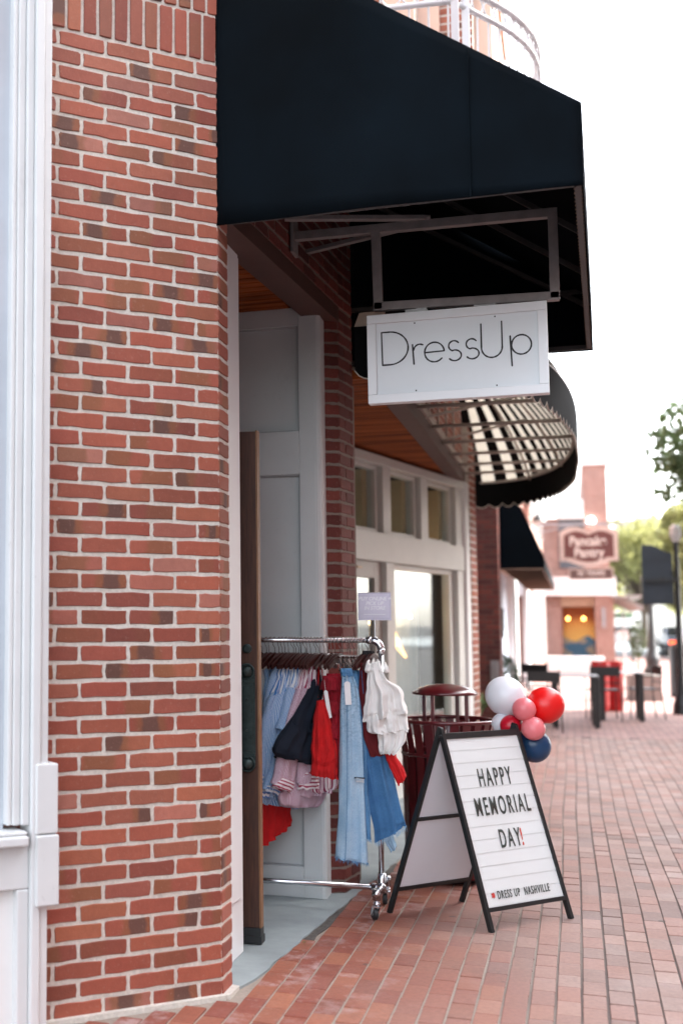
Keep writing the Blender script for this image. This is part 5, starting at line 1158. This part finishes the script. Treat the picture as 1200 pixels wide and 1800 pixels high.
# hangers, one by one along the rail
hx=[-1.545,-1.528,-1.50,-1.478,-1.458,-1.432,-1.416,-1.396,-1.378,-1.364,-1.349,-1.333,-1.316,-1.298,-1.281,-1.264,-1.246,-1.232,-1.211,-1.196,-1.178,-1.155,-1.138,-1.120,-1.099,-1.078,-1.063,-1.049,-1.031,-1.014,-.998,-.981,-.962,-.949]
words={0:'hanger nearest the wooden door',33:'last hanger before the rack elbow, above the white blouse'}
rg=random.Random(9)
for i,x in enumerate(hx):
    th=rg.uniform(16,30) if x<-1.2 else rg.uniform(8,24)
    cl=(-1.12<x<-1.0)
    lab=words.get(i) or ('dark wooden clip hanger over the jeans' if cl else 'dark wooden hanger above the striped shirts' if x<-1.27 else 'dark wooden hanger above the navy and red tops' if x<-1.125 else 'dark wooden hanger above the dark red top')
    hanger(x,th,lab,rg.uniform(-.014,.014),cl,scale=.55 if x<-1.44 else (.62 if not cl else .45))
# black hanger padding by the elbow
m=MB(); m.add([(-.985,6.43,1.295),(-.945,6.45,1.295),(-.925,6.50,1.19),(-.99,6.40,1.20)],[(0,1,2,3)]); o=single('hanger_cover',m,cloth('black hanger cover',(.012,.012,.014)),'black cloth hanger cover above the white blouse','hanger cover'); s_m=o.modifiers.new('t','SOLIDIFY'); s_m.thickness=.02
# lilac notice clamped to the top of the rack
ln=thing('notice_sign','small lilac notice on a thin post above the clothes rail','sign',(-.945,6.5,1.45))
m=MB(); m.box(-1.029,-.862,6.5,6.506,1.456,1.592); part('card',m,paint('lilac card',(.52,.50,.62),.4,.03,3,bmp=0),ln)
m=MB(); m.box(-1.022,-.869,6.4985,6.4995,1.463,1.585); m.box(-1.031,-.860,6.497,6.509,1.450,1.456)
lb=paint('lilac border',(.60,.58,.70),.4,bmp=0); part('border',m,lb,ln)
lt=paint('pale lilac letters',(.80,.80,.86),.5,bmp=0)
for i,(s_,z) in enumerate((('BUY ONLINE +',1.552),('PICK UP',1.528),('IN STORE',1.504))): text('lettering',s_,.026,Vector((-.945,6.4975,z)),FR,lt,ln,.0006,.95,offset=.0008,shear=.2)
m=MB(); m.box(-1.0,-.89,6.4975,6.498,1.478,1.482); part('small_print',m,lt,ln)
m=MB(); m.tube([(-.945,6.503,1.452),(-.945,6.503,1.36)],.004,8); m.box(-.955,-.935,6.46,6.51,1.355,1.365); part('post',m,steel,ln)
# ---------------------------------------------------------------- plants and small box by the pier
leafm=paint('dark shrub leaf',(.035,.07,.03),.6,.35,8,bmp=0); leafp=paint('fresh green blades',(.10,.17,.06),.5,.3,8,bmp=0)
def leaf_cloud(m,c,rx,ry,rz,n,size,rg,fill=1.0):
    for _ in range(n):
        while 1:
            p=Vector((rg.uniform(-1,1),rg.uniform(-1,1),rg.uniform(-1,1)))
            if p.length<1: break
        p=p.normalized()*p.length**.5*fill if p.length else p
        q=Vector((c[0]+p.x*rx,c[1]+p.y*ry,c[2]+p.z*rz)); a=Vector((rg.gauss(0,1),rg.gauss(0,1),rg.gauss(0,1))).normalized(); b=a.orthogonal().normalized(); b.rotate(Matrix.Rotation(rg.uniform(0,6),3,a))
        s=size*rg.uniform(.6,1.4); cc_=a.cross(b); m.add([q-b*s,q+cc_*s*.45,q+b*s,q-cc_*s*.45],[(0,1,2,3)])
def shrub(name,label,loc,r,h,mat,pot=None,n=900,size=.03,seed=1):
    t=thing(name,label,'plant',loc); rg=random.Random(seed); m=MB(); leaf_cloud(m,(0,0,h*.62),r,r,h*.42,n,size,rg); mk('foliage',m,mat,t,recalc=False)
    m=MB(); m.tube([(0,0,0),(0,0,h*.6)],.02,6); mk('stem',m,paint('twig brown',(.08,.05,.03),.8),t)
    if pot: m=MB(); m.lathe([(pot*.7,0),(pot,.3),(pot,.34),(pot*.85,.34),(pot*.8,.28)],18); mk('pot',m,paint('grey pot',(.25,.24,.23),.8),t)
    return t
shrub('shrub','dark clipped round shrub in front of the white doorway behind the balloons',(-.95,19.5,0),.22,.95,leafm,.2,1300,.03,2)
t=thing('potted_plant','pale green strappy plant between the pier and the litter bin','plant',(-1.0,14.5,0)); rg=random.Random(4); m=MB()
for k in range(60):
    a=rg.uniform(0,6.28); L=rg.uniform(.4,.8); w_=.02; c=Vector((math.cos(a),math.sin(a),0)); pts=[Vector((0,0,.35))+c*(L*.5*s)**1.1*.9+Vector((0,0,L*(s-.55*s*s*1.1))) for s in (0,.35,.7,1)]
    sd=Vector((-c.y,c.x,0)); vs=[]
    for i,p in enumerate(pts): vs+= [p-sd*w_*(1-i/3.2),p+sd*w_*(1-i/3.2)]
    m.add(vs,[(0,1,3,2),(2,3,5,4),(4,5,7,6)])
mk('blade',m,leafp,t,recalc=False); m=MB(); m.lathe([(.16,0),(.22,.34),(.20,.34),(.18,.3)],16); mk('pot',m,paint('grey pot',(.25,.24,.23),.8),t)
m=MB(); m.box(-1.03,-.925,17.53,17.594,.55,.94); m.box(-1.015,-.94,17.52,17.53,.78,.90); single('meter_box',m,paint('grey meter box',(.22,.20,.20),.5),'small grey box on the dark brick pier behind the balloons','meter box',bevel=.006)
# ---------------------------------------------------------------- cafe furniture
fm=paint('black cafe metal',(.014,.013,.013),.45,.2)
def chair(loc,rz,label):
    t=thing('cafe_chair',label,'chair',loc,rz,'metal cafe chairs on the pavement')
    m=MB(); 
    for k in range(7): m.box(-.20+k*.058,-.155+k*.058,-.2,.2,.445,.457)
    m.tube([(-.21,-.21,.45),(.21,-.21,.45),(.21,.21,.45),(-.21,.21,.45)],.011,6,closed=True); mk('seat',m,fm,t)
    m=MB(); m.box(-.19,.19,.225,.240,.66,.80); m.box(-.20,.20,.22,.232,.55,.57); mk('backrest',m,fm,t)
    for sx in (-1,1):
        m=MB(); m.tube([(sx*.21,-.21,.45),(sx*.22,-.24,0)],.011,6); mk('leg',m,fm,t)
        m=MB(); m.tube([(sx*.20,.235,.82),(sx*.205,.22,.45),(sx*.22,.27,0)],.011,6); mk('leg',m,fm,t)
        m=MB(); m.tube([(sx*.205,.225,.64),(sx*.225,-.05,.65),(sx*.225,-.2,.63),(sx*.22,-.22,.45)],.009,6); mk('armrest',m,fm,t)
    return t
def table(loc,label,rz=0):
    t=thing('cafe_table',label,'table',loc,rz,'black cafe tables on the pavement')
    m=MB(); m.box(-.31,.31,-.30,.30,.70,.715); mk('tabletop',m,paint('worn table top',(.16,.165,.17),.35,.1),t)
    for x,y in ((-.27,-.25),(.27,-.25),(.27,.25),(-.27,.25)):
        m=MB(); m.box(x-.035,x+.035,y-.03,y+.03,0,.695); mk('leg',m,fm,t)
    return t
chair((-.40,17.9,0),PI+.15,'black metal chair partly behind the red balloon'); table((.02,18.9,0),'black legged cafe table nearest the shop fronts',.05)
table((.66,20.4,0),'black legged cafe table further from the shop fronts',.05); chair((.42,20.3,0),.12+PI,'black metal chair seen from behind in front of the red bin')
chair((.98,20.8,0),PI/2+.25+PI,'open wire backed chair turned sideways at the outer table')
chair((-.50,21.2,0),PI-.3,'black metal chair furthest back beside the shop wall')
brightred=paint('bright red bin paint',(.50,.012,.012),.4,.15)
litter_bin('litter_bin','bright red slatted litter bin left of the pair behind the cafe tables',(.43,22.2,0),brightred,1,False,16,.150,.76,lin=brightred)
litter_bin('litter_bin','bright red slatted litter bin right of the pair behind the cafe tables',(.64,22.4,0),brightred,1,False,16,.160,.80,lin=brightred)
pl=thing('planter','square pale stone planter with a young shrub further along the pavement','planter',(1.25,25.8,0))
m=MB(); m.box(-.30,.30,-.3,.3,0,.47); m.box(-.25,.25,-.25,.25,.47,.475); mk('box',m,paint('pale stone planter',(.34,.30,.28),.8,.08),pl,bevel=.01)
m=MB(); rg=random.Random(8); leaf_cloud(m,(-.08,0,1.15),.16,.16,.36,420,.035,rg); mk('foliage',m,paint('olive shrub leaf',(.10,.13,.06),.7,.35,8,bmp=0),pl,recalc=False); m=MB(); m.tube([(-.08,0,.45),(-.08,0,1.2)],.015,6); mk('stem',m,paint('twig brown',(.08,.05,.03),.8),pl)
# ---------------------------------------------------------------- back of the black street sign on its pole
lp=thing('lamp_post','tall black lamp post carrying the dark sign board','lamp post',(1.62,22,0))
m=MB(); m.tube([(0,0,0),(-.0,0,.8),(.0,0,2.75)],[.06,.05,.04],12); m.lathe([(.14,0),(.13,.15),(.08,.3),(.06,.6)],14); part('pole',m,black_metal,lp).matrix_parent_inverse=Matrix.Identity(4)
m=MB(); m.lathe([(.04,2.75),(.06,2.78),(.09,2.86),(.08,2.98),(.03,3.04)],12); mk('lantern',m,paint('pale lantern glass',(.6,.62,.62),.2),lp)
dsn=thing('street_sign','back of a dark slate sign board with a scrolled top on the lamp post','sign',(1.33,21.95,1.75))
slate=paint('dark slate sign back',(.03,.045,.062),.55,.12,4)
pts=[(-.23,0),(.235,.0),(.225,.82)]+[(.225-.455*k/12,.82+.14*(1-math.cos(PI*min(1,k/9)))/2) for k in range(1,13)]
m=MB(); m.slab(pts,(0,0,0),(1,0,0),(0,0,1),(0,1,0),.04); mk('board',m,slate,dsn,bevel=.004)
m=MB()
for a,b,c,d in ((-.205,.21,.30,.335),(-.20,.205,.73,.76),(-.20,-.185,.335,.73),(.19,.205,.335,.73),(-.205,-.19,.03,.30),(.195,.21,.03,.30),(-.205,.21,.015,.03)): m.box(a,b,-.015,.0,c,d)
mk('back_rim',m,slate,dsn)
m=MB(); m.box(-.2,.32,-.05,-.015,.37,.41); m.box(-.2,.32,-.05,-.015,.33,.345); m.box(.03,.09,-.06,-.015,.34,.43); mk('clamp_bar',m,black_metal,dsn)
# second post further down and street name signs
def post(loc,label,h=5):
    t=thing('street_lamp',label,'street lamp',loc); m=MB(); m.lathe([(.24,0),(.24,.2),(.17,.3),(.19,.5),(.12,.7),(.09,1.0),(.07,1.6),(.06,h)],14); mk('pole',m,black_metal,t); m=MB(); m.lathe([(.06,h),(.2,h+.25),(.16,h+.6),(.03,h+.75)],12); mk('lantern',m,paint('pale lantern glass',(.6,.62,.62),.2),t); return t
post((2.04,37,0),'dark street lamp standing beyond the slate sign board',2.4)
sn=thing('street_name_sign','green crossed street name blades above a white plate on a thin pole','sign',(1.82,50,0))
m=MB(); m.tube([(0,0,0),(0,0,2.0)],.035,8); mk('pole',m,paint('galvanised pole',(.5,.5,.5),.5),sn)
m=MB(); m.box(-.33,.33,-.01,.01,1.66,1.82); m.box(-.01,.01,-.3,.3,1.83,1.97); mk('name_blade',m,paint('faded street green',(.12,.34,.20),.5),sn)
m=MB(); m.box(-.22,.22,-.015,0,.85,1.2); mk('plate',m,paint('white plate',(.75,.75,.75),.5),sn)
m=MB(); m.lathe([(.20,0),(.22,.05),(.22,.95),(.16,1.05)],16,(2.02,27.2,0)); single('bollard',m,black_metal,'black round bin standing at the right edge of the view','bollard')
for k,(x,y) in enumerate(((2.9,40),(2.6,46),(2.2,52))):
    m=MB(); m.lathe([(.09,0),(.09,.1),(.06,.15),(.06,.8),(.08,.85),(.04,.98)],12,(x,y,0)); single('bollard',m,black_metal,['slim black bollard nearest on the right far pavement','slim black bollard in the middle of the far row','slim black bollard farthest along'][k],'bollard','far slim bollards')
# ---------------------------------------------------------------- parked cars far down the road
def car(loc,rz,col,label):
    t=thing('parked_car',label,'car',loc,rz,'cars parked far down the road'); bm_=paint('car paint '+label.split()[0],col,.25,.03,coat=.6)
    prof=[(-2.2,.35),(-2.25,.75),(-2.05,.95),(-1.2,1.02),(-.6,1.42),(.7,1.45),(1.5,1.05),(2.1,.92),(2.25,.6),(2.2,.33)]
    m=MB(); m.slab(prof,(0,.85,0),(1,0,0),(0,0,1),(0,-1,0),1.7); mk('body',m,bm_,t,bevel=.06)
    m=MB(); m.slab([(-1.05,1.04),(-.55,1.38),(.62,1.40),(1.3,1.06)],(0,.862,0),(1,0,0),(0,0,1),(0,-1,0),1.724); m.slab([(-1.28,1.02),(-.68,1.44),(-.66,1.42),(-1.2,1.0)],(0,.7,0),(1,0,0),(0,0,1),(0,-1,0),1.4); mk('window',m,paint('dark car glass',(.03,.035,.04),.08),t)
    for x in (-1.4,1.4):
        for y in (-.86,.86):
            m=MB(); m.tube([(x,y-.1,.33),(x,y+.1,.33)],.33,18); wv=mk('wheel',m,paint('tyre black',(.02,.02,.02),.8),t); m=MB(); m.tube([(x,y-.105,.33),(x,y+.105,.33)],.18,12); mk('rim',m,steel,wv)
    for y in (-.62,.62):
        m=MB(); m.box(-2.27,-2.2,y-.16,y+.16,.66,.80); mk('tail_light',m,emit('tail light',(.9,.1,.02),.6),t)
    return t
for i,(x,y,c,l) in enumerate(((5.0,56,(.35,.36,.38),'silver car parked at the far right edge of the view'),(4.9,64,(.03,.05,.09),'dark blue car parked behind the silver one'),(3.3,84,(.55,.55,.56),'white car crossing far beyond the corner'))):
    car((x,y,-.13),PI/2+(0 if i<2 else PI/2),c,l)
# ---------------------------------------------------------------- trees
bark=paint('grey brown bark',(.10,.075,.055),.9,.3,8,bmp=.6)
def foliage_mat(name,col,tr=.35):
    m,n,b=nodes(name); f=noise_t(n,.9,3,.6); c=ramp(n,f,[(.3,tuple(x*.6 for x in col)),(.7,tuple(x*1.35 for x in col))]); n.links.new(c,b.inputs['Base Color']); b.inputs['Roughness'].default_value=.6
    t=n.nodes.new('ShaderNodeBsdfTranslucent'); n.links.new(c,t.inputs[0]); mx=n.nodes.new('ShaderNodeMixShader'); mx.inputs[0].default_value=tr; n.links.new(b.outputs[0],mx.inputs[1]); n.links.new(t.outputs[0],mx.inputs[2]); n.links.new(mx.outputs[0],n.nodes['Material Output'].inputs[0]); return m
fg1=foliage_mat('dark green street tree leaves',(.09,.14,.06),.45); fg2=foliage_mat('yellow green sunlit leaves',(.26,.26,.10),.5)  # far leaves: overexposed paleness put into their colour
def tree(loc,h,cr,label,mat,seed,clumps,size,nleaf,base=.35,group=None):
    t=thing('street_tree',label,'tree',loc,0,group); rg=random.Random(seed); m=MB(); top=Vector((rg.uniform(-.3,.3),rg.uniform(-.3,.3),h*.8))
    m.tube([(0,0,-.1),(.05,0,h*base),tuple(top*.8+Vector((0,0,h*.1))),tuple(top)],[.03*h,.022*h,.012*h,.004*h],10); lf=MB()
    for k in range(clumps):
        a=rg.uniform(0,6.28); e=rg.uniform(-.7,1); rr=cr*math.sqrt(max(0,1-e*e*.7))*rg.uniform(.45,1); c=Vector((rr*math.cos(a),rr*math.sin(a),h*(base+1)/2+e*h*(1-base)/2*.9))
        s=Vector((0,0,h*base+rg.uniform(0,.45)*h*(1-base))); m.tube([s,s.lerp(c,.5)+Vector((0,0,.15)),c],[.010*h,.006*h,.002*h],6)
        q=rg.uniform(.5,1)*cr*.34; leaf_cloud(lf,c,q*1.2,q*1.2,q*.8,nleaf,size,rg)
    mk('trunk',m,bark,t,smooth=True); mk('crown',lf,mat,t,recalc=False); return t
tree((4.55,21.5,0),5.7,2.75,'green street tree whose branches reach in at the right edge',fg1,13,150,.085,330,.46)
for i,(x,y,h,c) in enumerate(((6.4,62,7,2.9),(4.0,80,7.5,3.4),(7.5,92,9,4.2),(1.0,100,7.2,3.8),(12,75,8.5,4))):
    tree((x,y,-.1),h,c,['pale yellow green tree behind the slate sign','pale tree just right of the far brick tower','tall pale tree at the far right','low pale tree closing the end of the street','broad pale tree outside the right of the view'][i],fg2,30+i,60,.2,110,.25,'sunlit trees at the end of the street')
# buildings across the road; the tall unseen one is added for its shade
def block(loc,sx,sy,h,label,mat,seed):
    t=thing('brick_building',label,'building',loc); m=MB(); m.box(0,sx,0,sy,-.13,h); m.box(-.15,sx,-.1,sy+.1,h,h+.35); mk('wall',m,mat,t)
    gm=paint('dark far glass',(.05,.06,.07),.1); 
    for fl in range(int(h//3.4)):
        for k in range(int(sy//2.6)):
            y=.9+k*2.6; z=.9+fl*3.4; m=MB(); m.box(-.03,.02,y,y+1.3,z,z+1.8); w_=mk('window',m,gm,t); m=MB(); m.box(-.08,.0,y-.08,y+1.38,z-.1,z); m.box(-.07,0,y-.08,y+1.38,z+1.8,z+1.92); mk('frame',m,white_trim,w_)
    return t
bm1=brick_sh('across brick',(.30,.10,.07),(.36,.14,.10),(.4,.33,.28))
block((11.2,-26,0),12,48,15.5,'tall unseen brick block added across the road to shade the near pavement',bm1,1)
block((15.5,62,0),10,14,7,'two storey brick building across the road beyond the gap',bm1,2)
m=MB(); m.box(-5,24,150,160,-.1,4.5); m.box(-6,25,149.5,160.5,4.5,4.9); single('far_building',m,paint('pale far render',(.6,.57,.52),.8),'pale low building closing the far end of the street','building')
# camera-side and back-of-scene ground litter: a few dry leaves on the pavers
rg=random.Random(77); lm=paint('dry leaf',(.20,.12,.05),.8)
for k in range(5):
    x,y=[(-1.17,5.72),(.55,6.9),(.9,8.4),(-.2,7.9),(1.3,10.5)][k]; m=MB(); a=rg.uniform(0,6); c_,s_=math.cos(a),math.sin(a); L=.02
    vs=[(x+c_*L*u-s_*L*v,y+s_*L*u+c_*L*v,.003+.006*abs(v)) for u,v in ((-1,0),(-.3,.4),(.5,.35),(1.1,0),(.5,-.35),(-.3,-.4))]; m.add(vs,[(0,1,2,3),(0,3,4,5)]); single('fallen_leaf',m,lm,['tiny dry leaf on the concrete by the wooden door','tiny dry leaf right of the letter board','tiny dry leaf farther out on the pavers','tiny dry leaf beyond the letter board','tiny dry leaf far right on the pavers'][k],'leaf','dry leaves on the ground')

# give every loose piece of these repeated parts an object of its own
def split_loose(o):
    me=o.data; n=len(me.vertices); par=list(range(n))
    def find(a):
        while par[a]!=a: par[a]=par[par[a]]; a=par[a]
        return a
    for e in me.edges:
        a,b=find(e.vertices[0]),find(e.vertices[1])
        if a!=b: par[a]=b
    groups={}
    for p in me.polygons: groups.setdefault(find(p.vertices[0]),[]).append(p)
    if len(groups)<2: return
    for k,ps in enumerate(groups.values()):
        idx=sorted({v for p in ps for v in p.vertices}); mp={v:i for i,v in enumerate(idx)}
        m2=bpy.data.meshes.new(o.name); m2.from_pydata([me.vertices[v].co[:] for v in idx],[],[[mp[v] for v in p.vertices] for p in ps])
        for mt in me.materials: m2.materials.append(mt)
        m2.polygons.foreach_set('use_smooth',[p.use_smooth for p in ps]); m2.update()
        if k==0: first=m2
        else:
            c=o.copy(); c.data=m2; C.objects.link(c)
    o.data=first
SPLIT={'white_pilaster','white_bay','window','hinge','screw','bulb','ceiling_light','pendant_lamp','post','fitting','hoop','door_post','wheel','strap','shoulder_strap','lacing','underside_bar'}
for o in list(C.objects):
    if o.type=='MESH' and o.name.split('.')[0] in SPLIT and (o.parent and 'car' not in o.parent.name): split_loose(o)
